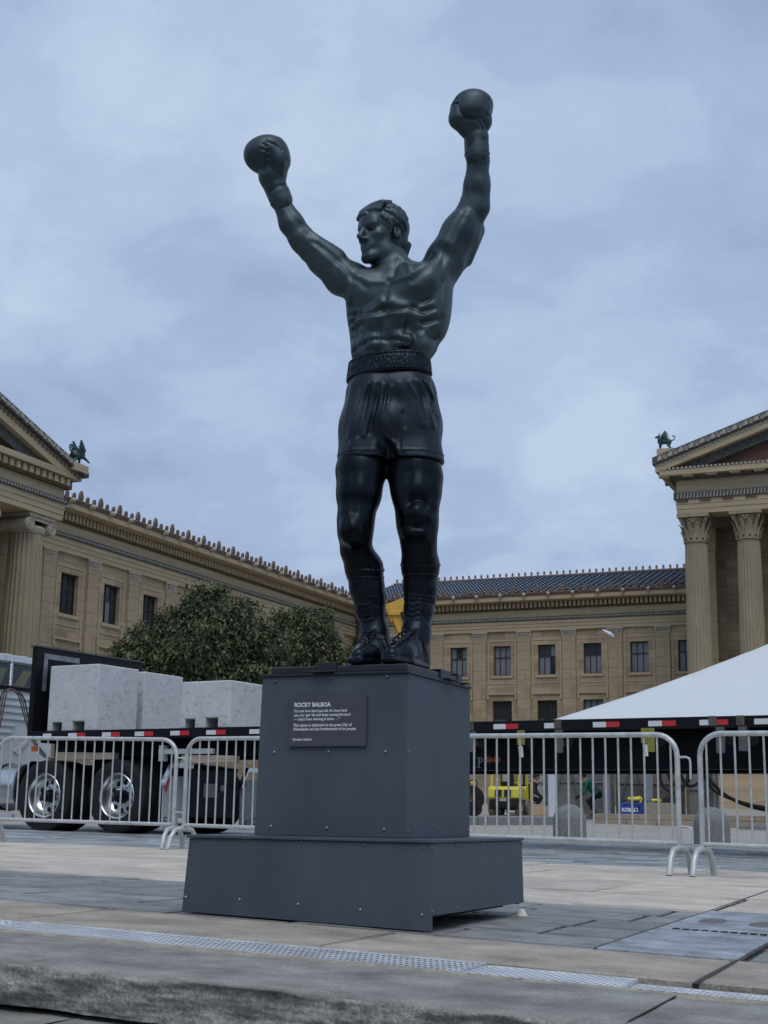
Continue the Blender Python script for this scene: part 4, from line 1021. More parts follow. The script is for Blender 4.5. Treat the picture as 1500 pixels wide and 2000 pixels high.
# cab
m = MB(); m.prism([(.06, 1.05), (2.44, 1.05), (2.44, 2.78), (2.36, 2.87), (2.1, 2.91), (.4, 2.91), (.14, 2.87), (.06, 2.78)], -4.55, -2.32, 'x'); cab = m.build('cab', M_whp, tractor, bevel=.02)
m = MB(); m.prism([(.10, 2.86), (2.40, 2.86), (2.3, 2.93), (2.0, 2.975), (1.7, 2.965), (1.65, 2.98), (1.3, 2.97), (1.25, 2.985), (.9, 2.97), (.5, 2.975), (.2, 2.93)], -4.3, -2.26, 'x'); m.build('roof_visor', M_whp, cab, bevel=.01)
m = MB(); m.prism([(.10, 1.05), (2.40, 1.05), (2.40, 1.75), (.10, 1.75)], -6.3, -4.552, 'x'); m.build('bonnet', M_whp, tractor, bevel=.1)
m = MB(); m.box(-2.335, -2.300, .42, 2.14, 2.44, 2.84); rw = m.build('rear_window', M_glass, cab, bevel=.02)
m = MB(); m.prism([(1.42, 2.47), (1.62, 2.75), (2.10, 2.75), (2.10, 2.68), (1.78, 2.68), (1.66, 2.47)], -2.299, -2.296, 'x'); m.prism([(.6, 2.47), (.6, 2.75), (1.25, 2.75), (1.12, 2.47)], -2.299, -2.296, 'x'); m.build('painted_reflection', M_refl, rw)  # olive window reflections painted as flat shapes on the glass
m = MB(); m.box(-2.325, -2.285, .30, 2.30, 2.40, 2.44); m.build('window_trim', M_black_paint, cab)
m = MB()
for i in range(7):
    z0 = 2.30-i*.115; e = 1.78-.06*i if i > 3 else 2.26
    m.prism([(.18, z0), (e, z0), (e-.05, z0-.045), (.18, z0-.045)], -2.325, -2.295, 'x')
m.prism([(2.24, 1.86), (2.24, 1.98), (1.62, 1.36), (1.54, 1.40)], -2.325, -2.297, 'x')
m.build('stamped_rib', M_whp, cab, bevel=.008)
m = MB(); m.lathe([(0, -2.75), (.30, -2.75), (.345, -2.72), (.35, -2.68), (.35, -.86), (.345, -.80), (.30, -.77), (0, -.77)], 28, (0, .34, .79), 'x'); ft = m.build('fuel_tank', M_chrome, tractor, smooth=40)
m = MB()
for t in (-2.3, -1.2): m.lathe([(.353, t), (.36, t+.01), (.36, t+.06), (.353, t+.07)], 28, (0, .34, .79), 'x')
m.build('tank_strap', M_black_paint, ft, smooth=40)
m = MB(); m.box(-2.9, -.75, -.02, .10, TRZ+.14, TRZ+.24); m.build('side_step', M_flap, tractor, bevel=.01)
m = MB(); m.lathe([(.56, .0), (.575, .0), (.575, .62), (.56, .62)], 14, (-.17, .03, TRZ+.52), 'y', a0=math.radians(120), a1=math.radians(185)); m.build('mud_guard', M_blk_rough, tractor)
hs = [((.12, 'red_hose', (.16, .06, .07), 0)), ((.0, 'green_hose', (.07, .11, .07), .05)), ((-.1, 'black_hose', (.015, .015, .015), .1))]
for off, nm, colr, dy in hs:
    P = [(-2.1, 1.14, 2.40), (-2.02, 1.25+dy, 2.30), (-1.95, 1.33+dy, 2.0), (-1.8, 1.36+dy*.5, 1.65), (-1.5, 1.3+dy, 1.35), (-1.1, 1.2, 1.25), (-.7, 1.25-dy, 1.36), (-.5, 1.3, 1.5)]
    P2 = [(-2.1, 1.14, 2.40), (-2.05, 1.02-dy, 2.30), (-2.05, .95-dy, 1.9), (-2.1, .9-dy, 1.5), (-2.2, .9, 1.2)]
    cu = []
    for PP in (P, P2):
        mm = MB(); sm = []
        for i in range(len(PP)-1):
            p0 = PP[max(i-1, 0)]; p1 = PP[i]; p2 = PP[i+1]; p3 = PP[min(i+2, len(PP)-1)]
            for u in np.linspace(0, 1, 5)[:-1]:
                sm.append(tuple(.5*((2*p1[a])+(-p0[a]+p2[a])*u+(2*p0[a]-5*p1[a]+4*p2[a]-p3[a])*u*u+(-p0[a]+3*p1[a]-3*p2[a]+p3[a])*u**3) for a in range(3)))
        sm.append(PP[-1]); mm.tube(sm, .013, 8).build('air_hose', material(nm, colr, .5), tractor, smooth=50)
m = MB()
for k in range(15): m.lathe([(.028, 2.44+k*.024), (.036, 2.452+k*.024), (.028, 2.464+k*.024)], 10, (-2.1, 1.14, 0))
m.tube([(-2.1, 1.14, 2.80), (-2.1, 1.14, 2.92), (-2.25, 1.14, 2.95)], .012, 6); m.build('hose_spring', M_chrome, tractor, smooth=50)

trailer = thing('flatbed_trailer', 'long black flatbed trailer with red and white reflective tape along its edge', 'trailer', (TR0[0], TR0[1], 0), TROT)
DZ = 1.605
m = MB(); m.box(-.45, 13.3, .03, 2.52, DZ-.07, DZ-.004); m.build('deck', material('deck_planks', (.10, .085, .07), .8, var=.3, vscale=4, stretch=(1, 14, 1)), trailer)
for y0, y1 in ((-.03, .03), (2.52, 2.58)): m = MB(); m.box(-.5, 13.35, y0, y1, DZ-.135, DZ); m.build('side_rail', M_black_paint, trailer, bevel=.006)
for y in (.50, 1.92):
    m = MB(); m.prism([(-.45, DZ-.07), (3.2, DZ-.07), (13.3, DZ-.07), (13.3, DZ-.55), (4.6, DZ-.55), (3.3, DZ-.36), (-.45, DZ-.36)], y, y+.05, 'y')
    m.prism([(4.6, DZ-.551), (13.3, DZ-.551), (13.3, DZ-.58), (4.6, DZ-.58)], y-.06, y+.11, 'y'); m.build('main_beam', M_black_paint, trailer)
m = MB()
for k in range(34): t = -.3+.4*k; m.box(t, t+.05, .03, 2.5, DZ-.17, DZ-.072)
m.build('crossmembers', M_blk_rough, trailer, kind='stuff')
# tape along the edge
tw = MB().box(0, .165, -.034, -.0305, DZ-.100, DZ-.038).mesh('tape', M_wht); trd = MB().box(0, .165, -.034, -.0305, DZ-.100, DZ-.038).mesh('tape', M_red)
for k, px in enumerate((88, 137, 203, 267, 336, 406, 490, 560, 632, 706, 780, 862, 966, 1065, 1160, 1268, 1368, 1475, 1590, 1700)):
    r_ = ray(px, 1420); q = (r_@LT)/(r_@HD); t = (q*21.2+4.85)/(.866+.5*q)
    link('tape', tw, trailer, (t, 0, 0))
    if k not in (0, 13): link('tape', trd, trailer, (t+.168, 0, 0))
# winches and straps
def hang(px, mat, ln, wd=.10, tailm=None):
    r_ = ray(px, 1420); q = (r_@LT)/(r_@HD); t = (q*21.2+4.85)/(.866+.5*q)
    m = MB(); m.box(t-wd/2, t+wd/2, -.042, -.036, DZ-.135-ln, DZ-.12); m.box(t-wd/2, t+wd/2, .0, .006, DZ-.135-ln*.7, DZ-.12); s_ = m.build('strap', mat, trailer)
    if tailm: m = MB(); m.prism([(t-wd*.3, DZ-.15-ln), (t+wd*.25, DZ-.15-ln), (t+wd*.35, DZ-.30-ln*.9), (t-wd*.2, DZ-.30-ln*.9)], -.052, -.046); m.build('strap_label', tailm, s_)
    m = MB(); m.lathe([(0, -.03), (.055, -.03), (.055, .12), (0, .12)], 10, (t+.12, 0, DZ-.28), 'y'); m.box(t-.07, t+.07, -.02, .10, DZ-.22, DZ-.13); m.build('winch', M_blk_rough, trailer, smooth=40)
for px, mt, ln, tl in ((925, M_grayweb, .24, None), (1020, M_yel, .16, M_wht), (1094, M_grayweb, .26, None), (1262, M_yel, .16, M_wht), (1272, M_yel, .26, None), (1408, M_grayweb, .28, None), (1452, M_grayweb, .26, None)):
    hang(px, mt, ln, .10, tl)
def tpx(px, y=0.0):
    r_ = ray(px, 1450); q = (r_@LT)/(r_@HD); return (q*(21.2+.866*y)+4.85-.5*y)/(.866+.5*q)
for px in (919.5, 1090.5, 1393, 1447): 
    t = tpx(px); m = MB(); m.box(t-.035, t+.06, -.045, -.031, DZ-.11, DZ+.003); m.build('stake_pocket', material('rusty_steel', (.13, .11, .09), .7, .4, var=.3), trailer, bevel=.004)
for px in (955, 970):
    t = tpx(px, .5); m = MB(); m.lathe([(0, .478), (.035, .482), (.045, .498)], 12, (t, 0, 1.16), 'y', sx=1.3); m.build('marker_light', M_amber, trailer, smooth=50)
def serif(px0, strokes, bowl):
    t0 = tpx(px0, .5); m = MB(); y0, y1, zb_, hh = .4965, .4995, 1.055, .135
    m.box(t0, t0+.022, y0, y1, zb_+.008, zb_+hh-.008)
    for zz in (zb_, zb_+hh-.008): m.box(t0-.017, t0+.039, y0, y1, zz, zz+.008)
    if bowl:
        P = [(t0+.022+.045*math.sin(a), zb_+hh*.74+hh*.26*math.cos(a)) for a in np.linspace(0, math.pi, 9)]; Q = [(t0+.022+.027*math.sin(a), zb_+hh*.74+(hh*.26-.012)*math.cos(a)) for a in np.linspace(0, math.pi, 9)]
        for k in range(8): m.add([(P[k][0], y0, P[k][1]), (P[k+1][0], y0, P[k+1][1]), (Q[k+1][0], y0, Q[k+1][1]), (Q[k][0], y0, Q[k][1])], [(0, 1, 2, 3)])
    m.build('lettering', M_lt, trailer)
serif(924.5, 0, False); serif(934, 0, True)
# headboard
m = MB(); m.box(-.56, -.47, .0, 2.52, DZ-.12, 2.885); hb = m.build('headboard', M_black_paint, trailer, bevel=.01)
m = MB(); m.box(-.468, -.455, .16, .24, DZ+.62, 2.80); m.box(-.468, -.455, .245, .95, 2.72, 2.80); m.build('headboard_trim', material('dull_aluminium', (.22, .23, .25), .5, .5, var=.3), hb)
m = MB(); m.box(-.58, -.45, -.02, 2.54, 2.885, 2.91); m.build('headboard_cap', material('headboard_edge', (.06, .06, .065), .5), hb)
for t in (11.6, 12.9): wheel(t, .03, trailer); wheel(t, 2.47, trailer, out=1)
for y in (.55, 1.9): m = MB(); m.box(4.5, 4.62, y, y+.12, TRZ+.08, DZ-.36); m.box(4.38, 4.74, y-.08, y+.2, TRZ, TRZ+.05); m.build('landing_leg', M_blk_rough, trailer)
# orange side marker under the headboard
m = MB(); m.box(-.42, -.32, -.03, .0, DZ-.30, DZ-.22); m.build('marker_light', M_amber, trailer)

# concrete ballast blocks
M_block = material('pale_concrete_block', (.56, .575, .585), .8, var=.08, vscale=3, bump=.3, bscale=25)
def stain(m, seed):
    t = m.node_tree; b_ = t.nodes['Principled BSDF']; L_ = t.links.new
    co = t.nodes.new('ShaderNodeTexCoord'); mp = t.nodes.new('ShaderNodeMapping'); mp.inputs['Location'].default_value = (seed, seed*2, 0); mp.inputs['Scale'].default_value = (2.2, 2.2, 4.2); L_(co.outputs['Object'], mp.inputs[0])
    n = t.nodes.new('ShaderNodeTexNoise'); n.inputs['Scale'].default_value = 3.6; n.inputs['Detail'].default_value = 12; n.inputs['Roughness'].default_value = .72; L_(mp.outputs[0], n.inputs[0])
    r = t.nodes.new('ShaderNodeValToRGB'); e = r.color_ramp.elements; e[0].position = .53; e[0].color = (0, 0, 0, 1); e[1].position = .74; e[1].color = (.9, .9, .9, 1); L_(n.outputs['Fac'], r.inputs[0])
    mx = t.nodes.new('ShaderNodeMixRGB'); src = b_.inputs['Base Color'].links[0].from_socket; L_(r.outputs[0], mx.inputs[0]); L_(src, mx.inputs[1]); mx.inputs[2].default_value = (.17, .165, .155, 1); L_(mx.outputs[0], b_.inputs['Base Color'])
stain(M_block, 3.0)
M_stencil = material('faded_stencil', (.16, .155, .15), .9, var=.5, vscale=30)
def block(t0, t1, y0, y1, h, label, text=None):
    m = MB(); Lk = t1-t0; a, b2 = .05, .30; c2, d2 = .52, .76
    poly = [(t0, DZ+.003), (t0+a*Lk*2, DZ+.003), (t0+a*Lk*2, DZ+.13), (t0+b2*Lk, DZ+.13), (t0+b2*Lk, DZ+.003), (t0+c2*Lk, DZ+.003), (t0+c2*Lk, DZ+.14), (t0+d2*Lk, DZ+.14), (t0+d2*Lk, DZ+.003), (t1, DZ+.003), (t1, DZ+h), (t0, DZ+h)]
    m.prism(poly, y0, y1, 'y'); me = m.mesh('concrete_block', M_block)
    P = TW((t0+t1)/2, (y0+y1)/2, DZ); me.transform(Matrix.Translation((-(t0+t1)/2, -(y0+y1)/2, -DZ)))
    o = link('concrete_block', me, None, P, TROT); bv = o.modifiers.new('bevel', 'BEVEL'); bv.width = .018; bv.segments = 3; bv.limit_method = 'ANGLE'
    tag(o, label, 'concrete block', 'concrete blocks loaded on the trailer')
    return o
block(-.26, .70, .10, 1.02, .985, 'tallest pale concrete block, nearest the truck cab with two fork slots')
block(-.42, .60, 1.28, 2.25, .985, 'pale concrete block standing behind the tallest one on the trailer')
block(2.25, 3.12, .10, 1.0, .66, 'low pale concrete block on the trailer beside the pedestal')
# timber stowed under the deck
for t0, t1, y0, z0, lab in ((-.05, 1.05, .10, TRZ+1.03, 'short tan timber lying over the truck wheels'), (2.35, 3.25, .05, TRZ+.97, 'tan timber stowed under the trailer beside the pedestal')):
    m = MB(); m.hexa([(t0, y0, z0), (t1, y0, z0+.01), (t1, y0+.14, z0+.01), (t0, y0+.14, z0), (t0, y0, z0+.12), (t1, y0, z0+.10), (t1, y0+.14, z0+.10), (t0, y0+.14, z0+.12)])
    me = m.mesh('timber', M_timber); o = link('timber', me, None, (TR0[0], TR0[1], 0), TROT); tag(o, lab, 'timber', 'timbers under the trailer deck')
m = MB(); m.box(1.95, 2.9, .03, .09, TRZ+1.10, TRZ+1.17); m.box(1.98, 2.05, .0, .12, TRZ+1.0, TRZ+1.22); m.build('spare_bar', M_flap, trailer)
# ================================================================== MUSEUM
C1, C2 = (.395, .31, .205), (.265, .198, .13)
M_ash = stone_courses('tan_ashlar', C1, C2, (.20, .155, .11), 1.25, .55, streak=.30)
M_ash2 = stone_courses('tan_ashlar_fine', (.365, .29, .195), (.31, .24, .16), (.20, .16, .11), 1.6, .62, streak=.26)
M_trim = material('tan_limestone_trim', (.42, .335, .215), .8, var=.18, vscale=.8, bump=.15, bscale=12, stretch=(.4, .4, 5))
M_col = material('buff_column_stone', (.29, .24, .16), .8, var=.16, vscale=1.1, bump=.2, bscale=10, stretch=(1, 1, .5))
M_pale = material('pale_carved_stone', (.42, .37, .29), .8, var=.15, vscale=3)
M_orn = material('dark_painted_ornament', (.075, .078, .072), .8, var=.5, vscale=7)
M_ornl = material('pale_painted_ornament', (.34, .32, .27), .8, var=.2, vscale=7)
M_redband = material('dark_red_terracotta', (.12, .065, .045), .8, var=.3, vscale=5)
M_terra = material('terracotta_antefix', (.165, .118, .092), .8, var=.35, vscale=6)
M_tile = material('glazed_blue_tile', (.020, .038, .058), .22, var=.4, vscale=.9, spec=.7, coat=.5)
M_finial = material('terracotta_finial', (.30, .18, .13), .7, var=.2, vscale=4)
M_wframe = material('dark_bronze_window', (.035, .035, .036), .5, .3)
M_pane = material('window_pane', (.030, .036, .040), .12, var=.5, vscale=.7, spec=.5)
M_panelight = material('curtained_pane', (.17, .19, .205), .35, var=.3, vscale=1.2)
M_soffit = material('soffit', (.13, .105, .08), .85, var=.2, vscale=2)
M_verd = material('verdigris_bronze', (.055, .098, .092), .6, .45, var=.5, vscale=3.5)

def walls(mb, x0, x1, z0, z1, holes, y=0.0, dep=.35, m=0):
    xs = sorted({x0, x1, *[h[0] for h in holes], *[h[1] for h in holes]}); zs = sorted({z0, z1, *[h[2] for h in holes], *[h[3] for h in holes]})
    for xa, xb in zip(xs[:-1], xs[1:]):
        for za, zb in zip(zs[:-1], zs[1:]):
            cxx, czz = (xa+xb)/2, (za+zb)/2
            if any(h[0] < cxx < h[1] and h[2] < czz < h[3] for h in holes): continue
            mb.add([(xa, y, za), (xb, y, za), (xb, y, zb), (xa, y, zb)], [(0, 1, 2, 3)], m)
    for a, b_, c_, d_ in holes:
        mb.add([(a, y, c_), (b_, y, c_), (b_, y+dep, c_), (a, y+dep, c_)], [(0, 1, 2, 3)], m); mb.add([(a, y, d_), (b_, y, d_), (b_, y+dep, d_), (a, y+dep, d_)], [(3, 2, 1, 0)], m)
        mb.add([(a, y, c_), (a, y, d_), (a, y+dep, d_), (a, y+dep, c_)], [(3, 2, 1, 0)], m); mb.add([(b_, y, c_), (b_, y, d_), (b_, y+dep, d_), (b_, y+dep, c_)], [(0, 1, 2, 3)], m)

WIN = {}
def window(root, cx, w, z0, z1, split, pane_m, y=.26):
    key = (round(w, 2), round(z1-z0, 2), split)
    if key not in WIN:
        m = MB(); h = z1-z0; t = .055; zs = h*split
        for xa in (-w/2, -w/6-t/2, w/6-t/2, w/2-t): m.box(xa, xa+t, -.05, .03, 0, h)
        for za in (0, zs-t/2, h-t): m.box(-w/2, w/2, -.045, .025, za, za+t)
        WIN[key] = (m.mesh('window', M_wframe), {})
    me, pn = WIN[key]; o = link('window', me, root, (cx, y, z0))
    cols = [(-w/2, -w/6), (-w/6, w/6), (w/6, w/2)]; h = z1-z0
    for i, (a, b_) in enumerate(cols):
        for j, (c_, d_) in enumerate(((0, h*split), (h*split, h))):
            k2 = (i, j)
            if (k2, pane_m[i*2+j]) not in pn:
                q = MB(); q.box(a, b_, .0, .012, c_, d_); pn[(k2, pane_m[i*2+j])] = q.mesh('pane', pane_m[i*2+j])
            link('pane', pn[(k2, pane_m[i*2+j])], o)
    return o

ANT = {}
def antefix_mesh(big):
    s = .78 if big else .48; m = MB()
    prof = [(-.10*s, 0), (.10*s, 0), (.17*s, .10*s), (.19*s, .22*s), (.175*s, .34*s), (.13*s, .46*s), (.06*s, .57*s), (0, .64*s), (-.06*s, .57*s), (-.13*s, .46*s), (-.175*s, .34*s), (-.19*s, .22*s), (-.17*s, .10*s)]
    m.prism(prof, -.06, .06, 'y'); m.prism([(-.05*s, .1*s), (.05*s, .1*s), (.03*s, .5*s), (0, .55*s), (-.03*s, .5*s)], -.10, -.058, 'y')
    return m.mesh('antefix', M_terra)
ANT[1] = antefix_mesh(True); ANT[0] = antefix_mesh(False)
_m = MB(); _m.ball((0, -.14, .10), (.13, .15, .13), 8); _m.box(-.09, .09, -.12, .06, .0, .2); SPOUT = _m.mesh('spout', M_pale, 40)

def capital_relief(w, h):
    m = MB(); m.prism([(-w/2+.07, 0), (w/2-.07, 0), (w/2, h), (-w/2, h)], -.14, .0, 'y', 0)
    m.prism([(-w/2+.14, .06), (w/2-.14, .06), (w/2-.09, h-.1), (-w/2+.09, h-.1)], -.147, -.139, 'y', 1)
    for k in range(7):
        u = -w/2+.2+(w-.4)*k/6
        m.prism([(u-.014, .07), (u+.014, .07), (u+.032, h-.15), (u, h-.11), (u-.032, h-.15)], -.165, -.146, 'y', 0)
        m.ball((u, -.155, h*.55), (.03, .02, .045), 6)
    m.box(-w/2-.03, w/2+.03, -.17, .0, h-.08, h)
    return m.mesh('capital', [M_pale, M_orn])
CAPM = capital_relief(1.02, .40)

def facade(name, label, loc, rotz, x0, x1, bays, ww, pil, depth=16.0, roof=False, first_ant=0.0):
    root = thing(name, label, 'building', loc, rotz)
    H = lambda z: z+CZ
    up = [(b_-ww/2, b_+ww/2, H(9.17), H(11.12)) for b_ in bays]; lo = [(b_-ww*.56, b_+ww*.56, H(6.05), H(7.53)) for b_ in bays]
    m = MB(); walls(m, x0, x1, -.6, H(12.1), up+lo); m.build('wall', M_ash, root, fix=False)
    m = MB(); m.box(x0, x1, .75, depth, -.6, H(14.0)); m.build('wall_core', M_soffit, root)
    for i, b_ in enumerate(bays):
        sel = RNG.random(6) < (.60 if roof else .10)
        pm = [M_panelight if q else M_pane for q in sel]
        if roof and i in (3, 5, 6): pm = [M_panelight, M_pane]*3 if i == 5 else [M_panelight]*6
        window(root, b_, ww, H(9.17), H(11.12), .62, pm); window(root, b_, ww*1.12, H(6.05), H(7.53), .22, [M_pane if RNG.random() < .6 else M_panelight for _ in range(6)])
        m = MB(); m.box(b_-ww/2-.12, b_+ww/2+.12, -.07, .2, H(9.0), H(9.168)); m.build('window_sill', M_trim, root)
        m = MB(); g = .09
        for xa in (b_-ww/2-.35, b_+ww/2+.35): m.box(xa-g/2, xa+g/2, -.03, .02, H(7.95), H(11.45))
        m.box(b_-ww/2-.35, b_+ww/2+.35, -.03, .02, H(11.42), H(11.51)); m.box(b_-ww/2-.30, b_+ww/2+.30, -.028, .02, H(8.62), H(8.68))
        m.build('window_surround', M_trim, root)
        m = MB(); m.box(b_-ww/2-.42, b_+ww/2+.42, -.11, .02, H(7.93), H(8.02)); m.box(b_-ww/2-.42, b_-ww/2-.30, -.09, .02, H(7.6), H(7.93)); m.box(b_+ww/2+.30, b_+ww/2+.42, -.09, .02, H(7.6), H(7.93)); m.build('window_hood', M_trim, root)
    for p in pil:
        m = MB(); m.box(-.44, .44, -.12, .04, -.6, H(11.66)); o = link('pilaster', m.mesh('pilaster', M_ash2), root, (p, 0, 0)); link('capital', CAPM, o, (0, 0, H(11.66)))
    # entablature
    m = MB(); m.box(x0, x1, -.14, .3, H(12.06), H(12.28)); m.box(x0, x1, -.17, .3, H(12.285), H(12.50)); m.box(x0, x1, -.20, .3, H(12.505), H(12.72)); m.build('architrave', M_trim, root)
    m = MB(); m.box(x0, x1, -.27, .3, H(12.725), H(12.78), 0); m.box(x0, x1, -.24, .3, H(12.785), H(12.90), 0); m.box(x0, x1, -.28, .3, H(12.905), H(12.94), 0)
    n = int((x1-x0)/.16)
    for k in range(n): xx = x0+(x1-x0)*(k+.5)/n; m.box(xx-.045, xx+.045, -.275, -.235, H(12.79), H(12.895), 1)
    m.build('meander_band', [M_orn, M_ornl], root, kind='stuff')
    m = MB(); m.box(x0, x1, -.16, .3, H(12.945), H(13.42)); m.build('frieze', M_trim, root)
    m = MB(); m.box(x0, x1, -.26, .3, H(13.425), H(13.52)); m.box(x0, x1, -.20, .3, H(13.525), H(13.90)); m.build('bed_moulding', M_redband, root)
    m = MB(); n = int((x1-x0)/.29)
    for k in range(n): xx = x0+(x1-x0)*(k+.5)/n; m.box(xx-.085, xx+.085, -.44, -.19, H(13.54), H(13.87))
    m.build('dentils', M_trim, root, kind='stuff')
    m = MB(); m.prism([(-.50, H(13.905)), (-.95, H(13.96)), (-.95, H(14.20)), (.3, H(14.20)), (.3, H(13.905))], x0, x1, 'x', 0); m.build('cornice', M_trim, root)
    m = MB(); m.prism([(-.95, H(14.205)), (-1.08, H(14.40)), (-1.06, H(14.44)), (.3, H(14.44)), (.3, H(14.205))], x0, x1, 'x', 0)
    m.build('gutter', M_terra, root)
    k = 0; x = x0+.2+first_ant
    while x < x1:
        big = k % 3 == 0; link('antefix', ANT[1 if big else 0], root, (x, -.98, H(14.43)))
        if k % 3 == 1: link('spout', SPOUT, root, (x+.27, -1.02, H(14.20)))
        x += .545; k += 1
    # roof
    e0, r0 = (-.75, H(14.45)), (6.6, H(16.75)); sl = (r0[1]-e0[1])/(r0[0]-e0[0])
    m = MB(); m.prism([e0, r0, (13.9, e0[1]), (13.9, e0[1]-.2), (e0[0], e0[1]-.04)], x0, x1, 'x'); rf = m.build('roof', M_tile, root)
    if roof:
        V = []; F = []; nr = int((x1-x0)/.47); nc = 15; nseg = 5
        ln = math.hypot(r0[0]-e0[0], r0[1]-e0[1]); uy, uz = (r0[0]-e0[0])/ln, (r0[1]-e0[1])/ln
        for a in range(nr):
            xx = x0+.235+.47*a
            for cidx in range(nc):
                s0, s1 = ln*cidx/nc, ln*(cidx+1.05)/nc; ra, rb = .125, .095; o = len(V)
                for s_, rr, lift in ((s0, ra, .03), (s1, rb, .0)):
                    for q in range(nseg+1):
                        t = math.pi*q/nseg; dx, dn = rr*math.cos(t), rr*math.sin(t)+lift
                        V.append((xx+dx, e0[0]+uy*s_-uz*dn, e0[1]+uz*s_+uy*dn))
                for q in range(nseg): F.append((o+q, o+q+1, o+nseg+2+q, o+nseg+1+q))
                F.append(tuple(range(o, o+nseg+1)))
        for cidx in range(nc):
            s0, s1 = ln*cidx/nc, ln*(cidx+1)/nc; o = len(V)
            V += [(x0, e0[0]+uy*s0-uz*.055, e0[1]+uz*s0+uy*.055), (x1, e0[0]+uy*s0-uz*.055, e0[1]+uz*s0+uy*.055), (x1, e0[0]+uy*s1-uz*.006, e0[1]+uz*s1+uy*.006), (x0, e0[0]+uy*s1-uz*.006, e0[1]+uz*s1+uy*.006), (x0, e0[0]+uy*s0, e0[1]+uz*s0), (x1, e0[0]+uy*s0, e0[1]+uz*s0)]
            F += [(o, o+1, o+2, o+3), (o+4, o+5, o+1, o)]
        q = MB(); q.V, q.F, q.M = V, F, [0]*len(F); tl = q.build('roof_tiles', M_tile, rf, smooth=60, kind='stuff')
        fm = MB(); fm.lathe([(.09, 0), (.10, .12), (.06, .18), (.085, .24), (.09, .30), (.055, .37), (0, .43)], 8); fme = fm.mesh('ridge_finial', M_finial, 50)
        for a in range(nr): link('ridge_finial', fme, rf, (x0+.235+.47*a, r0[0], r0[1]+.02))
        m = MB(); m.tube([(x0, r0[0], r0[1]+.04), (x1, r0[0], r0[1]+.04)], .10, 8); m.build('ridge', M_terra, rf, smooth=40)
    return root
XW, YC = -40.15, 88.0
cb_ = [-32.62+3.045*k for k in range(-2, 6)]
main = facade('museum_block', 'tan stone museum range with blue tiled roof facing the courtyard behind the pedestal', (0, YC, 0), 0, XW-.0, -8.0, cb_, 1.18, [b_-1.52 for b_ in cb_], roof=True)
wb_ = [55.0+3.54*k-28 for k in range(0)]+[54.98+3.545*k for k in range(-6, 10)]
wing = facade('museum_wing', 'long tan stone museum wing receding on the left behind the trees', (XW, 0, 0), math.pi/2, 26.0, YC-.02, wb_, 1.38, [b_+1.77 for b_ in wb_], first_ant=.1)
# downpipe in the inner corner
m = MB(); m.tube([(XW+.35, 87.5, .5), (XW+.35, 87.5, 14.2)], .09, 8); m.box(XW+.15, XW+.55, 87.3, 87.7, 11.6, 12.3)
m.build('downpipe', M_wframe, None); o = bpy.data.objects['downpipe']; tag(o, 'dark rainwater pipe in the inner corner between wing and main block', 'downpipe')

# ---- temple porticoes
def fluted(r0, r1, z0, z1, nf=24):
    prof = np.linspace(0, 1, 9); n = nf*4; V = []; F = []
    for t in prof:
        r = r0+(r1-r0)*(t**1.6); 
        for i in range(n):
            k = i % 4; d = (0, .035, .05, .035)[k]*r*1.3; a = 2*math.pi*i/n; V.append(((r-d)*math.cos(a), (r-d)*math.sin(a), z0+(z1-z0)*t))
    for j in range(len(prof)-1):
        for i in range(n): a = j*n+i; b_ = j*n+(i+1) % n; F.append((a, b_, b_+n, a+n))
    q = MB(); q.V, q.F, q.M = V, F, [0]*len(F); return q
def ionic(r, h):
    m = MB(); R = h*.36; xo = r*1.08
    m.lathe([(r*1.0, 0), (r*1.08, h*.1), (r*1.12, h*.28), (r*1.0, h*.4)], 24)
    for s in (-1, 1):
        m.lathe([(0, -r*1.05), (R*.95, -r*1.05), (R, -r*.95), (R*.72, 0), (R, r*.95), (R*.95, r*1.05), (0, r*1.05)], 20, (s*xo, 0, h*.40), 'y')
        for yf in (-1, 1):
            P = []
            for k in range(40):
                a = k/39*2*math.pi*2.3; rad = R*(1.02-.88*k/39); P.append((s*xo-s*rad*math.sin(a), yf*r*1.07, h*.40+rad*math.cos(a)))
            m.tube(P, R*.085, 6); m.lathe([(0, yf*r*1.12), (R*.13, yf*r*1.10), (R*.13, yf*r*1.0)], 10, (s*xo, 0, h*.40), 'y')
    m.prism([(-xo, h*.77), (-xo*.4, h*.62), (xo*.4, h*.62), (xo, h*.77), (xo, h*.70+h*.06), (xo*.9, h*.80), (-xo*.9, h*.80)], -r*1.0, r*1.0, 'y')
    m.box(-xo, xo, -r*1.02, r*1.02, h*.62, h*.78); m.box(-r*1.25, r*1.25, -r*1.12, r*1.12, h*.80, h*.98)
    return m
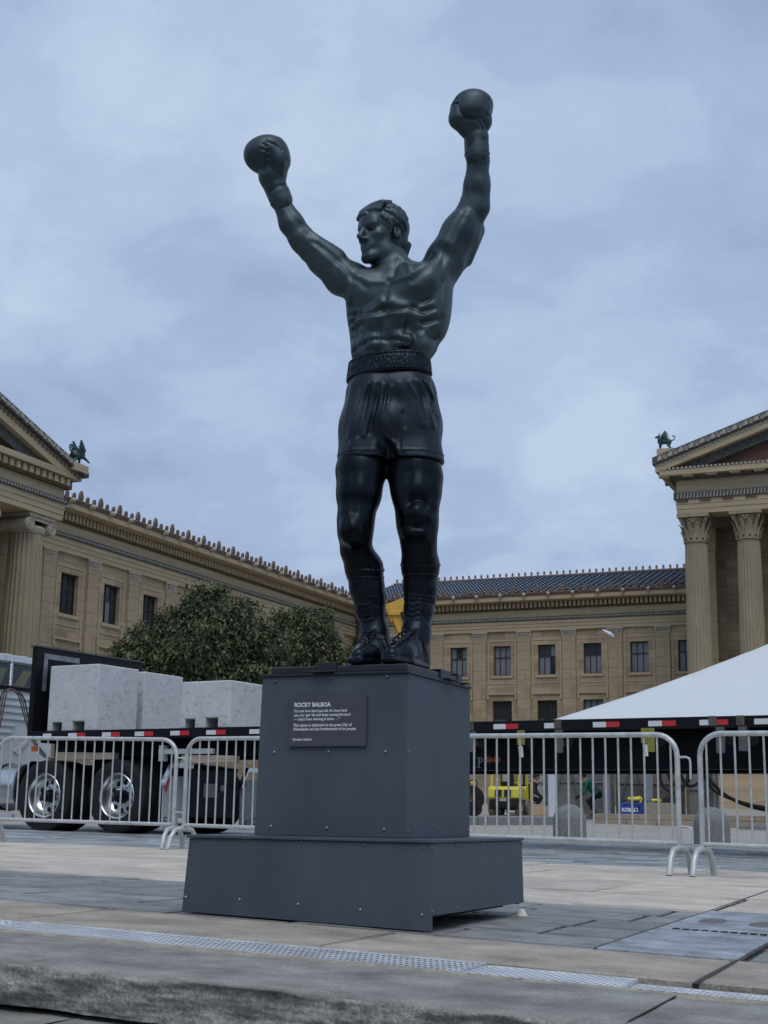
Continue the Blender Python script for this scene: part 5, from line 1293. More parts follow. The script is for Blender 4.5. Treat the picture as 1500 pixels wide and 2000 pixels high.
def corinthian(r, h):
    m = MB(); m.lathe([(r*.98, 0), (r*.96, h*.3), (r*1.0, h*.6), (r*1.22, h*.84)], 24)
    m.lathe([(r*1.10, -.08), (r*1.10, 0), (r*.98, .02)], 24)
    for row, (n, z0, z1, out, off) in enumerate(((12, 0, h*.40, .13, 0), (12, h*.10, h*.66, .20, .5))):
        for k in range(n):
            a = 2*math.pi*(k+off)/n; ca, sa = math.cos(a), math.sin(a); wv = r*.21; pts = []
            for t, o_, w_ in ((0, .04, .8), (.45, .06, 1.0), (.8, .09+out*.4, .9), (1.0, .05+out, .6), (.93, .09+out*1.2, .35)):
                rr = r+o_*1.0; z = z0+(z1-z0)*t; pts.append([(rr*ca-wv*w_*sa*s_, rr*sa+wv*w_*ca*s_, z) for s_ in (-1, 1)]+[((rr+.05)*ca, (rr+.05)*sa, z)])
            V = [p for row_ in pts for p in row_]; F = []
            for q in range(4): o_ = q*3; F += [(o_, o_+2, o_+5, o_+3), (o_+2, o_+1, o_+4, o_+5)]
            m.add(V, F)
    for k in range(4):
        a = math.pi/4+math.pi/2*k; ca, sa = math.cos(a), math.sin(a); P = []
        for t in np.linspace(0, 1, 8): rr = r*(.95+.50*t); P.append((rr*ca, rr*sa, h*(.58+.28*t)))
        for q in range(14):
            b_ = q/13*2*math.pi*1.3; rad = .15*(1-.75*q/13); P.append(((r*1.45+rad*math.sin(b_))*ca, (r*1.45+rad*math.sin(b_))*sa, h*.86-.15+rad*math.cos(b_)))
        m.tube(P, .06, 6)
        a2 = math.pi/2*k
        for s_ in (-2, -1, 0, 1, 2): 
            q1 = (r*1.25*math.cos(a2)-.03*s_*math.sin(a2), r*1.25*math.sin(a2)+.03*s_*math.cos(a2), h*.66); q2 = (r*1.32*math.cos(a2)-.11*s_*math.sin(a2), r*1.32*math.sin(a2)+.11*s_*math.cos(a2), h*.84-.02*abs(s_)); m.tube([q1, q2], [.02, .035], 5)
    e = r*1.42; m.box(-e, e, -e, e, h*.86, h*.995)
    return m
def portico(name, label, loc, rotz, cols, rb, rt, zb, zc, order, z, ends, slope, tip_out, back, doorwall):
    """z: dict of entablature levels; ends: x of the two ends of the architrave"""
    root = thing(name, label, 'portico', loc, rotz)
    x0, x1 = ends; cy = rb*1.0+.02
    sh = fluted(rb, rt, zb, zc); shm = sh.mesh('shaft', M_col, 30)
    cp = ionic(rt, z['arch']-zc) if order == 'ionic' else corinthian(rt, z['arch']-zc)
    cpm = cp.mesh('capital', M_pale if order == 'ionic' else M_col, 35)
    bsm = MB().lathe([(rb*1.35, -.5), (rb*1.35, -.28), (rb*1.25, -.27), (rb*1.3, -.16), (rb*1.12, -.1), (rb*1.18, 0), (rb, .02)], 24, (0, 0, zb)).mesh('base', M_col, 40)
    for c_ in cols:
        o = link('column', shm, root, (c_, cy, 0)); link('capital', cpm, o, (0, 0, zc)); link('base', bsm, o)
    d = 2*cy
    hs = z['band']-z['arch']
    m = MB(); m.box(x0, x1, 0, d, z['arch'], z['arch']+hs*.33); m.box(x0-.03, x1+.03, -.03, d, z['arch']+hs*.335, z['arch']+hs*.66); m.box(x0-.06, x1+.06, -.06, d, z['arch']+hs*.665, z['band']-.004); m.build('architrave', M_trim, root)
    m = MB(); m.box(x0-.15, x1+.15, -.15, d, z['band'], z['frieze']-.004, 0); n = int((x1-x0)/.19)
    for k in range(n):
        xx = x0+(x1-x0)*(k+.5)/n; zz0, zz1 = z['band']+.03, z['frieze']-.05
        m.prism([(xx-.06, zz0), (xx+.01, zz0), (xx+.06, zz1), (xx-.01, zz1)], -.175, -.148, 'y', 1)
    if order != 'ionic':
        for k in range(int((x1-x0)/1.3)): xx = x0+.35+1.3*k; m.box(xx-.3, xx+.3, -.12, -.02, z['band']-.17, z['band']-.01, 2)
    m.build('ornament_band', [M_orn, M_ornl, M_redband], root, kind='stuff')
    m = MB(); m.box(x0, x1, -.0, d, z['frieze'], z['dent']); m.build('frieze', M_trim, root)
    P = z['proj']
    m = MB(); m.box(x0-P*.45, x1+P*.45, -P*.45, d, z['dent']+.004, z['corn']-.004, 0)
    n = int((x1-x0)/(.42 if order == 'ionic' else .62))
    for k in range(n):
        xx = x0+(x1-x0)*(k+.5)/n
        if order == 'ionic': m.box(xx-.13, xx+.13, -P*.72, -P*.44, z['dent']+.10, z['corn']-.03, 1)
        else:
            for s_ in (-.17, 0, .17): m.prism([(xx+s_*.4-.03, z['dent']+.08), (xx+s_*.4+.03, z['dent']+.08), (xx+s_*1.3+.06, z['corn']-.08), (xx+s_*1.3-.06, z['corn']-.08)], -P*.45-.04, -P*.44, 'y', 1)
    m.build('dentils', [M_orn if order != 'ionic' else M_redband, M_ornl if order != 'ionic' else M_trim], root, kind='stuff')
    zt = z['corn']+z['ch']
    m = MB(); m.box(x0-P, x1+P, -P, back, z['corn'], zt); m.build('cornice', M_trim, root)
    if order != 'ionic':
        m = MB()
        for k in range(int((x1-x0+2*P)/.24)): xx = x0-P+.12+.24*k; m.box(xx-.07, xx+.07, -P-.05, -P+.02, zt+.01, zt+.13)
        m.build('cornice_dentils', M_ornl, root, kind='stuff')
        for k in range(9): xx = x0-P*.7+1.35*k; m = MB(); m.box(xx-.30, xx+.30, -P*.93, -P*.5, z['corn']-.09, z['corn']-.004); m.build('mutule', M_trim, root)
        for k in range(6):
            m = MB(); m.prism([(x0-P+.02, z['corn']+.1), (x0-P-.25, z['corn']+.05), (x0-P-.32, z['corn']+.3), (x0-P-.2, z['corn']+.18), (x0-P+.02, z['corn']+.22)], 2.0+2.6*k, 2.16+2.6*k, 'y'); m.build('spout', M_orn, root)
    xm = (x0+x1)/2; hw = (x1-x0)/2+P+tip_out; rise = hw*slope
    th1, th2, th3 = z['rake']
    # tympanum
    m = MB(); m.prism([(x0, zt), (x1, zt), (xm, zt+(x1-x0)/2*slope)], .1, .5, 'y'); m.build('tympanum', M_redband, root)
    def rake(name, yo, yb, a, b_, inset, mat, bld=None):
        # strip parallel to the slope between heights a and b_ above the sloping base line
        m = MB(); zz = lambda u: zt-.05+(hw-u)*slope
        for s_ in (-1, 1):
            ue = hw-inset; fl = zt-.06
            if zz(ue)+a >= fl: P_ = [(ue, zz(ue)+a), (0, zz(0)+a), (0, zz(0)+b_), (ue, zz(ue)+b_)]
            else:
                uc = hw-(fl-a-zt+.05)/slope; ut = min(ue, hw-(fl+.02-b_-zt+.05)/slope); P_ = [(ut, fl), (uc, fl), (0, zz(0)+a), (0, zz(0)+b_), (ut, zz(ut)+b_)]
            m.prism([(xm+s_*u, w) for u, w in P_], yo, yb, 'y')
        return m.build(name, mat, root)
    rake('raking_soffit', -P*.45, .3, th1-.52-th3, th1-.522, .9, M_orn); rake('raking_cornice', -P-.012, back, th1-.52, th1-.004, .12, M_trim)
    rake('raking_gutter', -P-.18, back, th1, th1+th2, .0, M_orn)
    m = MB(); zz = lambda u: zt-.05+(hw-u)*slope; n = int(hw/.62)
    for s_ in (-1, 1):
        for k in range(n):
            u = hw-.45-.62*k
            bz = zz(u)+th1+.05; e = th2-.1
            m.prism([(xm+s_*u+.15*math.cos(q), bz+e*.1-.0*s_+e*.85*math.sin(q) - s_*slope*.15*math.cos(q)) for q in np.linspace(0, math.pi, 8)], -P-.23, -P-.175, 'y')
            uc_ = u-.31; bz = zz(uc_)+th1+.05
            for q in (-.09, 0, .09): m.prism([(xm+s_*uc_+q*.5-.025, bz), (xm+s_*uc_+q*.5+.025, bz), (xm+s_*uc_+q*1.7+.03, bz+e*.85), (xm+s_*uc_+q*1.7-.03, bz+e*.85)], -P-.215, -P-.175, 'y')
    m.build('gutter_ornament', M_ornl, root, kind='stuff')
    m = MB(); nn = int(hw/.26)
    for s_ in (-1, 1):
        for k in range(nn): u = hw-.5-.26*k; m.box(xm+s_*u-.075, xm+s_*u+.075, -P-.06, -P+.0, zz(u)+th1-.20, zz(u)+th1-.06)
    m.build('raking_dentils', M_ornl if order != 'ionic' else M_soffit, root, kind='stuff')
    m = MB(); m.prism([(x0-P, zt), (x1+P, zt), (xm, zt+hw*slope)], .5, back, 'y'); m.build('roof', M_tile, root)
    # back wall, antae and podium
    m = MB(); m.box(x0+.1, x1-.1, doorwall, back, -.5, z['corn']-.01); m.build('wall', M_ash, root)
    for s_, xx in ((-1, x0+.12), (1, x1-.12)):
        m = MB(); xa, xb = (xx, xx+1.25) if s_ < 0 else (xx-1.25, xx); m.box(xa, xb, doorwall-.9, doorwall-.01, zb-.5, z['arch']-1.5); a_ = m.build('anta', M_trim, root)
        m = MB(); m.box(xa-.06, xb+.06, doorwall-.96, doorwall-.01, z['arch']-1.495, z['arch']-.01); m.build('anta_capital', M_trim, a_)
    m = MB(); m.box(x0+.05, x1-.05, d, doorwall, z['arch']-.12, z['arch']-.02); m.build('ceiling', M_soffit, root)
    m = MB(); m.box(x0-.8, x1+.8, -.8, back, -.5, zb-.5); m.build('podium', M_ash2, root)
    for k in range(5): m = MB(); m.box(x0-.8, x1+.8, -.8-.4*(k+1), -.802-.4*k, -.5, zb-.5-.16*(k+1)); m.build('step', M_trim, root)
    return root
zL = dict(arch=12.15+CZ, band=12.86+CZ, frieze=13.05+CZ, dent=13.52+CZ, corn=13.93+CZ, ch=.26, proj=.50, rake=(-.10, .32, .5))
lc = [47.28-3.66*k for k in range(6)]
portico('temple_portico', 'left temple portico with Ionic scroll capitals and pediment, cut by the left edge', (-36.0, 0, 0), math.pi/2, lc, .86, .70, 2.3, 11.36+CZ, 'ionic', zL, (lc[-1]-1.22, 48.50), .300, .26, 4.6, 3.1)
zR = dict(arch=17.42+CZ, band=18.27+CZ, frieze=18.66+CZ, dent=19.42+CZ, corn=19.60+CZ, ch=.30, proj=.80, rake=(.40, .44, .55))
rc_ = [-15.28+2.98*k for k in range(8)]
portico('temple_portico', 'right temple portico with leafy Corinthian capitals above the white tent', (0, 80.0, 0), 0, rc_, .745, .64, 3.6, 15.86+CZ, 'corinthian', zR, (-16.18, rc_[-1]+.90), .332, .36, 9.5, 5.0)

# griffins on the pediment corners
def griffin(loc, rotz, label, raised, base):
    root = thing('griffin', label, 'statue', loc, rotz, 'griffins on the pediment corners')
    g = Clay((-1.0, -.5, -.05), (1.0, .5, 1.75), .028); c = g     # faces +x
    c.cap((-.42, 0, .62), (.25, 0, .66), .20, .23, k=.05); c.cap((.28, 0, .68), (.40, 0, 1.05), .20, .13, k=.08)
    c.cap((.40, 0, 1.08), (.62, 0, 1.06), .12, .07, k=.05); c.cap((.62, 0, 1.06), (.68, 0, .98), .05, .03, k=.03)
    for s in (-1, 1):
        c.cap((.36, s*.07, 1.16), (.30, s*.09, 1.42), .045, .012, k=.03)
        c.path([(-.42, s*.13, .55), (-.34, s*.13, .32), (-.50, s*.13, .18), (-.46, s*.13, .03)], [.15, .09, .05, .06], k=.04); c.cap((-.46, s*.13, .03), (-.34, s*.13, .03), .05, k=.03)
        if s > 0 or not raised: c.path([(.26, s*.13, .55), (.30, s*.13, .28), (.28, s*.13, .03)], [.12, .065, .055], k=.04); c.cap((.28, s*.13, .03), (.40, s*.13, .03), .05, k=.03)
        else: c.path([(.28, s*.13, .55), (.55, s*.13, .48), (.92, s*.13, .36)], [.11, .07, .05], k=.04)
        c.path([(.18, s*.20, .74), (.02, s*.25, 1.06), (-.16, s*.28, 1.42)], [.12, .13, .05], k=.05)
        for q in range(4): c.cap((-.04-.07*q, s*.26, 1.16-.13*q), (-.27-.06*q, s*.28, 1.40-.17*q), .065, .03, k=.04)
    c.path([(-.55, 0, .68), (-.78, 0, .72), (-.90, 0, .92), (-.80, 0, 1.08), (-.68, 0, 1.0)], [.06, .045, .04, .035, .045], k=.02)
    link('griffin_figure', g.mesh('griffin_figure', [M_verd]), root)
    m = MB(); m.box(-.85, .50, -.42, .42, -base, -.01); m.build('plinth', M_trim, root); root.scale = (.74, .74, .74)
griffin((-35.55, 48.72, 14.60+CZ), math.pi/2, 'green bronze griffin with a raised foreleg on the left pediment corner', True, .45)
griffin((-16.72, 79.45, 21.22+CZ), math.pi, 'green bronze griffin with curled tail on the right pediment corner', False, .60)
# ================================================================== TREES
def leaf_material(name, col):
    m = material(name, col, .55, var=.25, vscale=1.5, spec=.3); return m
M_leaf = [leaf_material('leaf_dark', (.036, .054, .024)), leaf_material('leaf_mid', (.070, .096, .040)), leaf_material('leaf_pale', (.15, .165, .09)), leaf_material('leaf_turning', (.20, .16, .09))]
M_bark = material('bark', (.07, .058, .045), .9, var=.4, vscale=6, stretch=(1, 1, .2), bump=.5, bscale=20)
def P3(px, py, h): p = at_heading(px, py, h); return p
def tree(label, base_px, h, blobs, nleaf, lsize, mix=(.42, .36, .18, .04)):
    bp = lh((base_px-750)/FPX*h, h); gz = Z(bp[0], bp[1])
    root = thing('tree', label, 'tree', (bp[0], bp[1], gz), 0, 'trees in front of the museum wing')
    base = np.array([bp[0], bp[1], gz])
    cs = [];
    for px, py, r, dh in blobs: cs.append((P3(px, py, h+dh)-base, r*h/FPX))
    top = max(c_[2]+r for c_, r in cs)
    m = MB(); tips = []
    fork = np.array([0, 0, top*.28])
    m.tube([(0, 0, -.1), (.03, .02, top*.15), tuple(fork)], [.24, .19, .16], 9)
    for c_, r in cs:
        mid = fork*.45+c_*.55+np.array([RNG.normal()*.15, RNG.normal()*.15, r*.1])
        m.tube([tuple(fork), tuple(mid), tuple(c_)], [.10, .06, .025], 6)
        for k in range(6):
            d = RNG.normal(size=3); d[2] = abs(d[2])*.6; d /= np.linalg.norm(d); m.tube([tuple(mid), tuple(c_*.6+mid*.4+d*r*.5), tuple(c_+d*r*.95)], [.04, .025, .008], 5)
    m.build('trunk', M_bark, root, smooth=50)
    # leaves: drooping sprays scattered through the outer half of every blob
    tot = sum(r**2 for _, r in cs); V = []; mi = []
    for c_, r in cs:
        nsp = int(nleaf*r*r/tot/9)
        d = RNG.normal(size=(nsp, 3)); d /= np.linalg.norm(d, axis=1)[:, None]
        lump = 1+.62*np.array([mnoise.noise(Vector((q*3.4+c_).tolist())) for q in d])
        rad = r*lump*(RNG.uniform(.25, 1.0, nsp)**.5)*RNG.uniform(.92, 1.10, nsp)
        ctr = c_+d*rad[:, None]
        for p, q in zip(ctr, d):
            tone = RNG.choice(4, p=mix); out = q*np.array([1, 1, .3]); out /= np.linalg.norm(out)+1e-6
            for k in range(9):
                o = p+RNG.normal(size=3)*lsize*.95*np.array([1, 1, .8]); ax = out*.5+RNG.normal(size=3)*.55+np.array([0, 0, -.75]); ax /= np.linalg.norm(ax)
                sd = np.cross(ax, RNG.normal(size=3)); sd /= np.linalg.norm(sd)+1e-6; ln = lsize*RNG.uniform(.6, 1.7); w = ln*.24
                nn = np.cross(ax, sd)*w*.35
                V += [o, o+ax*ln*.5+sd*w+nn, o+ax*ln, o+ax*ln*.5-sd*w+nn]; mi.append(tone if RNG.random() < .8 else RNG.choice(4, p=mix))
    V = np.array(V); Q = np.arange(len(V)).reshape(-1, 4)
    link('crown', np_mesh('crown', V, Q, M_leaf, False, mi), root)
    return root
tree('broad dark green tree with drooping leaves directly behind the loaded trailer', 400, 44,
     [(405, 1195, 46, 0), (360, 1235, 55, .6), (450, 1230, 58, -.4), (300, 1275, 48, 0), (255, 1290, 36, .5), (400, 1275, 70, -.6), (480, 1280, 56, .4), (520, 1255, 38, .8), (340, 1310, 60, 0), (450, 1325, 62, -.3), (270, 1318, 40, -.4), (520, 1320, 45, .2), (425, 1166, 22, .3), (385, 1160, 16, .2), (470, 1185, 18, .2), (237, 1265, 16, .2), (330, 1205, 18, .2), (545, 1265, 18, .2), (400, 1380, 70, 0), (310, 1370, 50, 0), (500, 1380, 50, 0), (275, 1238, 20, .2)], 44000, .125)
tree('smaller lighter tree to the right of the broad one, against the museum wing', 600, 56,
     [(598, 1205, 26, 0), (575, 1230, 32, .5), (620, 1232, 30, -.3), (600, 1270, 48, 0), (640, 1265, 30, .4), (555, 1285, 36, -.4), (650, 1295, 38, .3), (600, 1310, 52, 0), (545, 1205, 16, .3), (635, 1200, 14, 0), (600, 1370, 52, 0), (665, 1335, 32, 0)], 24000, .13, (.25, .42, .27, .06))
tree('low far tree in the courtyard corner beside the boxing boots', 690, 68,
     [(690, 1285, 22, 0), (705, 1275, 16, .4), (672, 1300, 22, -.3), (700, 1310, 28, .3), (685, 1345, 30, 0), (715, 1340, 22, 0)], 8000, .14, (.5, .36, .12, .02))

# ================================================================== COURTYARD WORKS
M_tent = material('white_tent_fabric', (.62, .66, .68), .6, var=.03, vscale=1.5)
M_post = material('white_post', (.62, .65, .70), .4, .2)
M_ply = [material('grey_board', (.17, .17, .175), .8, var=.2, vscale=2), material('dark_grey_board', (.11, .11, .115), .8, var=.25, vscale=2), material('light_board', (.33, .33, .33), .8, var=.15, vscale=2), material('brown_board', (.16, .135, .115), .8, var=.25, vscale=2)]
tent = thing('marquee_tent', 'large white pitched tent roof on white posts behind the trailer at right', 'tent', (-11.5, 38.6, 0))
TW_, TE, TP = 12.0, 3.16, 6.15
V = []; F = []; n = 30
def tz(u, v):   # hip roof with a slight sag
    e = max(abs(u-.5), abs(v-.5))*2; return TE+(TP-TE)*(1-e)-.10*math.sin(math.pi*e)*(1)
for i in range(n*2+1):
    for j in range(n*2+1): u, v = i/(2*n), j/(2*n); V.append((u*TW_, v*TW_, tz(u, v)+.02*mnoise.noise(Vector((u*9, v*9, 0)))+.012*mnoise.noise(Vector((u*26, v*26, 0)))))
s_ = n*2+1
for i in range(2*n):
    for j in range(2*n): a = i*s_+j; F.append((a, a+s_, a+s_+1, a+1))
q = MB(); q.add(V, F); ca = q.build('canopy', M_tent, tent, smooth=25, fix=False); so = ca.modifiers.new('thick', 'SOLIDIFY'); so.thickness = .02
for a, b_ in (((0, 0), (1, 0)), ((1, 0), (1, 1)), ((1, 1), (0, 1)), ((0, 1), (0, 0))):
    m = MB(); m.bar((a[0]*TW_, a[1]*TW_, TE-.17), (b_[0]*TW_, b_[1]*TW_, TE-.17), .03, .30); m.build('valance', M_tent, tent)
for u in (0, .5, 1):
    for v in (0, .5, 1):
        if u == .5 and v == .5: continue
        gz = Z(-11.5+u*TW_, 38.6+v*TW_); m = MB(); m.box(u*TW_-.10, u*TW_+.10, v*TW_-.10, v*TW_+.10, gz+.03, TE-.05); m.box(u*TW_-.18, u*TW_+.18, v*TW_-.18, v*TW_+.18, gz, gz+.03); m.build('post', M_post, tent, bevel=.01)
def board(px0, px1, h, ztop, mat, label, brace=False):
    a = lh((px0-750)/FPX*h, h); b_ = lh((px1-750)/FPX*h, h); gz = Z((a[0]+b_[0])/2, (a[1]+b_[1])/2); w = float(np.linalg.norm(b_-a))
    o = thing('board_panel', label, 'panel', (a[0], a[1], gz), YAW, 'board panels standing under the tent')
    m = MB(); m.box(0, w, 0, .05, 0, ztop); m.build('sheet', mat, o)
    for x in (0.0, w-.09): m = MB(); m.box(x, x+.09, -.05, -.002, 0, ztop); m.build('batten', M_ply[1], o)
    m = MB(); m.box(0, w, -.045, -.003, ztop*.45, ztop*.45+.07); m.build('rail', M_ply[0], o)
    if brace: m = MB(); m.bar((w*.05, -.12, .1), (w*.6, -.12, ztop*.95), .07, .05); m.bar((w*.95, -.14, .1), (w*.55, -.14, ztop*.95), .07, .05); m.build('brace', M_ply[1], o)
board(1040, 1072, 49, 2.3, M_ply[2], 'pale grey board panel right of the forklift')
board(1074, 1138, 51, 2.4, M_ply[0], 'grey board panel with crossed diagonal braces', True)
board(1140, 1200, 51, 2.4, M_ply[1], 'dark grey board panel behind the bending worker')
board(1203, 1262, 52, 2.4, M_ply[0], 'grey board panel behind the blue tool chest', True)
board(1264, 1335, 52, 2.4, M_ply[3], 'brownish board panel behind the coiled black cables')
board(1338, 1400, 53, 2.0, M_ply[0], 'low grey board panel right of the cables')
kerb(-13.2, -9.55, 27.6, 33.3, .19, '')
kerb(-5.6, -1.6, 33.5, 34.4, .10, '')
# two-course stone ledge
ledge = link('stone_ledge', None, kind='structure'); ledge.empty_display_size = .2
la, lb = lh((1158-750)/FPX*36.5, 36.5)[:2], lh((1530-750)/FPX*33.5, 33.5)[:2]
ld = (lb-la)/np.linalg.norm(lb-la); lw_ = np.array([-ld[1], ld[0]]); LL = float(np.linalg.norm(lb-la))
for row in range(2):
    x = 0.0
    while x < LL-.05:
        w = min(RNG.uniform(.75, 1.25), LL-x); m = MB(); o_ = .035*(1-row) if False else (.0 if row else .03)
        P = [la+ld*(x+.006)+lw_*(.05*row-.0), la+ld*(x+w-.006)+lw_*(.05*row), la+ld*(x+w-.006)+lw_*1.3, la+ld*(x+.006)+lw_*1.3]
        z0 = .30+.15*row; P = [(*p, 0) for p in P]
        m.hexa([(p[0], p[1], z0-(.25 if row == 0 else 0)+.004) for p in P]+[(p[0], p[1], z0+.145) for p in P]); m.build('ledge_stone', M_wall_stone, ledge, bevel=.012); x += w
LEDZ = .595
# blue tool chest, tools and block on the ledge
M_bluep = material('blue_chest_paint', (.012, .055, .30), .4, coat=.3); M_yelp = material('yellow_tool', (.72, .62, .05), .5); M_blk = material('black_plastic', (.015, .015, .016), .5)
def on_ledge(px, py_off, back): 
    u = ray(px, 1575); q = (u@LT)/(u@HD); A = la+lw_*back
    # intersect the view line with a line parallel to the ledge
    dl = np.array([LT[:2]@ld, HD[:2]@ld]); a0 = np.array([LT[:2]@A, HD[:2]@A]); t = (q*a0[1]-a0[0])/(dl[0]-q*dl[1]); return A+ld*t
rz = math.atan2(ld[1], ld[0])
p = on_ledge(1206, 0, .25); tc2 = thing('tool_chest', 'blue jobsite tool chest with white lettering on the stone ledge', 'tool chest', (p[0], p[1], LEDZ), rz)
m = MB(); m.box(0, .66, 0, .40, .0, .22); bx_ = m.build('body', M_bluep, tc2, bevel=.01); m = MB(); m.box(-.01, .67, -.01, .41, .224, .27); m.build('lid', M_bluep, tc2, bevel=.015)
m = MB(); m.box(.58, .605, -.03, -.002, .10, .2); m.build('latch', M_blk, tc2)
lettering('lettering', 'KOBALT', .125, M_white, bx_, Matrix.Translation((.12, -.003, .06)) @ Matrix.Rotation(math.pi/2, 4, 'X'), bold=.006, sx=1.0)
def drill(loc, rot, s, label):
    o = thing('power_tool', label, 'power tool', loc, rot); m = MB(); m.lathe([(0, -.22*s), (.045*s, -.21*s), (.055*s, -.1*s), (.06*s, .06*s), (.03*s, .12*s)], 10, (0, 0, .10*s), 'x'); m.build('housing', M_yelp, o, smooth=40)
    m = MB(); m.tube([(.02*s, 0, .10*s), (.10*s, 0, .16*s), (.16*s, 0, .10*s), (.12*s, 0, .02*s)], .025*s, 7); m.build('handle', M_yelp, o, smooth=40); m = MB(); m.tube([(-.22*s, 0, .09*s), (-.42*s, 0, .035*s)], [.02*s, .012*s], 7); m.build('bit', M_blk, o)
    m = MB(); m.box(-.05*s, .05*s, -.05*s, .05*s, .0, .05*s); m.build('battery', M_blk, o)
drill((p[0]+ld[0]*.42+lw_[0]*.2, p[1]+ld[1]*.42+lw_[1]*.2, LEDZ+.272), rz, 1.0, 'yellow power tool lying on the blue tool chest')
p2 = on_ledge(1262, 0, .2); m = MB(); m.box(0, .70, 0, .42, 0, .26); m.box(.05, .65, .04, .38, .262, .28)
o = m.build('plinth_block', material('grey_tan_block', (.30, .27, .22), .85, var=.15), bevel=.01, loc=(p2[0], p2[1], LEDZ), rotz=rz); tag(o, 'grey tan stone block on the ledge right of the blue chest', 'stone block')
drill((p2[0]+ld[0]*.2+lw_[0]*.2, p2[1]+ld[1]*.2+lw_[1]*.2, LEDZ+.282), rz+.5, .62, 'smaller yellow tool lying on the stone block')
m = MB(); m.box(0, .26, 0, .2, 0, .12); m.tube([(.03, .1, .12), (.06, .1, .18), (.2, .1, .18), (.23, .1, .12)], .012, 6); pp = p2+ld*.42+lw_*.1
o = m.build('battery_case', M_blk, bevel=.01, loc=(pp[0], pp[1], LEDZ+.282), rotz=rz); tag(o, 'small black case with handle on the stone block', 'case')
# hanging cables
M_cable = material('black_cable', (.008, .008, .009), .6)
def cable(pts, h, r, label):
    P = [P3(x, y, h+dh) for x, y, dh in pts]; sm = []
    for i in range(len(P)-1):
        p0, p1, p2_, p3 = P[max(i-1, 0)], P[i], P[i+1], P[min(i+2, len(P)-1)]
        for u in np.linspace(0, 1, 7)[:-1]: sm.append(.5*(2*p1+(p2_-p0)*u+(2*p0-5*p1+4*p2_-p3)*u*u+(-p0+3*p1-3*p2_+p3)*u**3))
    sm.append(P[-1]); m = MB(); m.tube([tuple(q) for q in sm], r, 7); o = m.build('cable', M_cable, smooth=50); tag(o, label, 'cable', 'black cables slung under the tent'); return o
hc_ = 38.9
cable([(1288, 1500, 0), (1292, 1530, 0), (1310, 1547, 0), (1330, 1545, 0), (1342, 1520, 0), (1345, 1490, 0)], hc_, .045, 'black cable hanging in the deepest loop left of the barrier joint')
cable([(1300, 1495, .1), (1310, 1525, .1), (1328, 1536, .1), (1345, 1525, .1), (1352, 1490, .1)], hc_, .04, 'black cable hanging in a shallower loop behind the barrier joint')
cable([(1322, 1490, .2), (1338, 1530, .2), (1356, 1534, .2), (1372, 1518, .2), (1378, 1485, .2)], hc_, .04, 'black cable looped just right of the barrier joint')
cable([(1370, 1495, 0), (1386, 1523, 0), (1420, 1555, 0), (1465, 1572, 0), (1520, 1578, 0), (1580, 1560, 0)], hc_, .05, 'thick black cable sagging away to the right edge')
cable([(1366, 1495, .2), (1390, 1540, .2), (1430, 1562, .2), (1480, 1580, .2), (1540, 1585, .2), (1600, 1560, .2)], hc_, .035, 'thin black cable sagging below the thick one at right')
m = MB(); a = lh((1376-750)/FPX*40, 40); gz = Z(a[0], a[1]); m.box(-.16, .16, -.16, .16, 0, 2.6); m.box(-.3, .3, -.3, .3, 0, .06)
o = m.build('grey_post', M_ply[0], bevel=.01, loc=(a[0], a[1], gz), rotz=YAW); tag(o, 'square grey post beside the hanging black cables', 'post')
# plywood and planks
a = lh((1041-750)/FPX*44, 44); gz = Z(a[0], a[1]); m = MB(); m.hexa([(0, 0, .05), (1.0, -.25, .0), (1.0, .6, .0), (0, .9, .05), (0, 0, .40), (.98, -.25, .24), (.98, .6, .24), (0, .9, .40)])
o = m.build('plywood_stack', material('fresh_plywood', (.50, .36, .22), .8, var=.12, vscale=2, stretch=(1, 6, 1)), loc=(a[0], a[1], gz), rotz=YAW, bevel=.004); tag(o, 'fresh pale plywood sheets lying right of the forklift', 'plywood')
a = lh((1100-750)/FPX*43, 43); gz = Z(a[0], a[1]); stk = thing('plank_stack', 'brown planks stacked behind the left granite bollard', 'planks', (a[0], a[1], gz), YAW)
for k in range(6): m = MB(); m.box(RNG.uniform(-.1, .05), RNG.uniform(.8, 1.2), (k % 2)*.22, (k % 2)*.22+.2, .05*(k//2)*1.6, .05*(k//2)*1.6+.065); m.build('plank', M_timber, stk)
# bollards
for (px, py, rr, hh, lab) in ((1113, 1643, .285, .575, 'domed granite bollard left of the barrier joint'), (1384, 1657, .285, .575, 'domed granite bollard behind the barrier joint')):
    h = 24.6 if px < 1200 else 22.6; p = at_heading(px, py, h); p = np.array([p[0], p[1], Z(p[0], p[1])])
    p = lh((px-750)/FPX*h*1.0, h); gz = Z(p[0], p[1]); m = MB(); pr = [(rr*1.02, -.02), (rr, .03), (rr*.99, hh-rr*.95)]+[(rr*.99*math.cos(t), hh-rr*.95+rr*.95*math.sin(t)) for t in np.linspace(.12, math.pi/2, 9)]
    m.lathe(pr, 32); o = m.build('bollard', M_granite, smooth=60, loc=(p[0], p[1], gz)); tag(o, lab, 'bollard', 'domed granite bollards along the street')

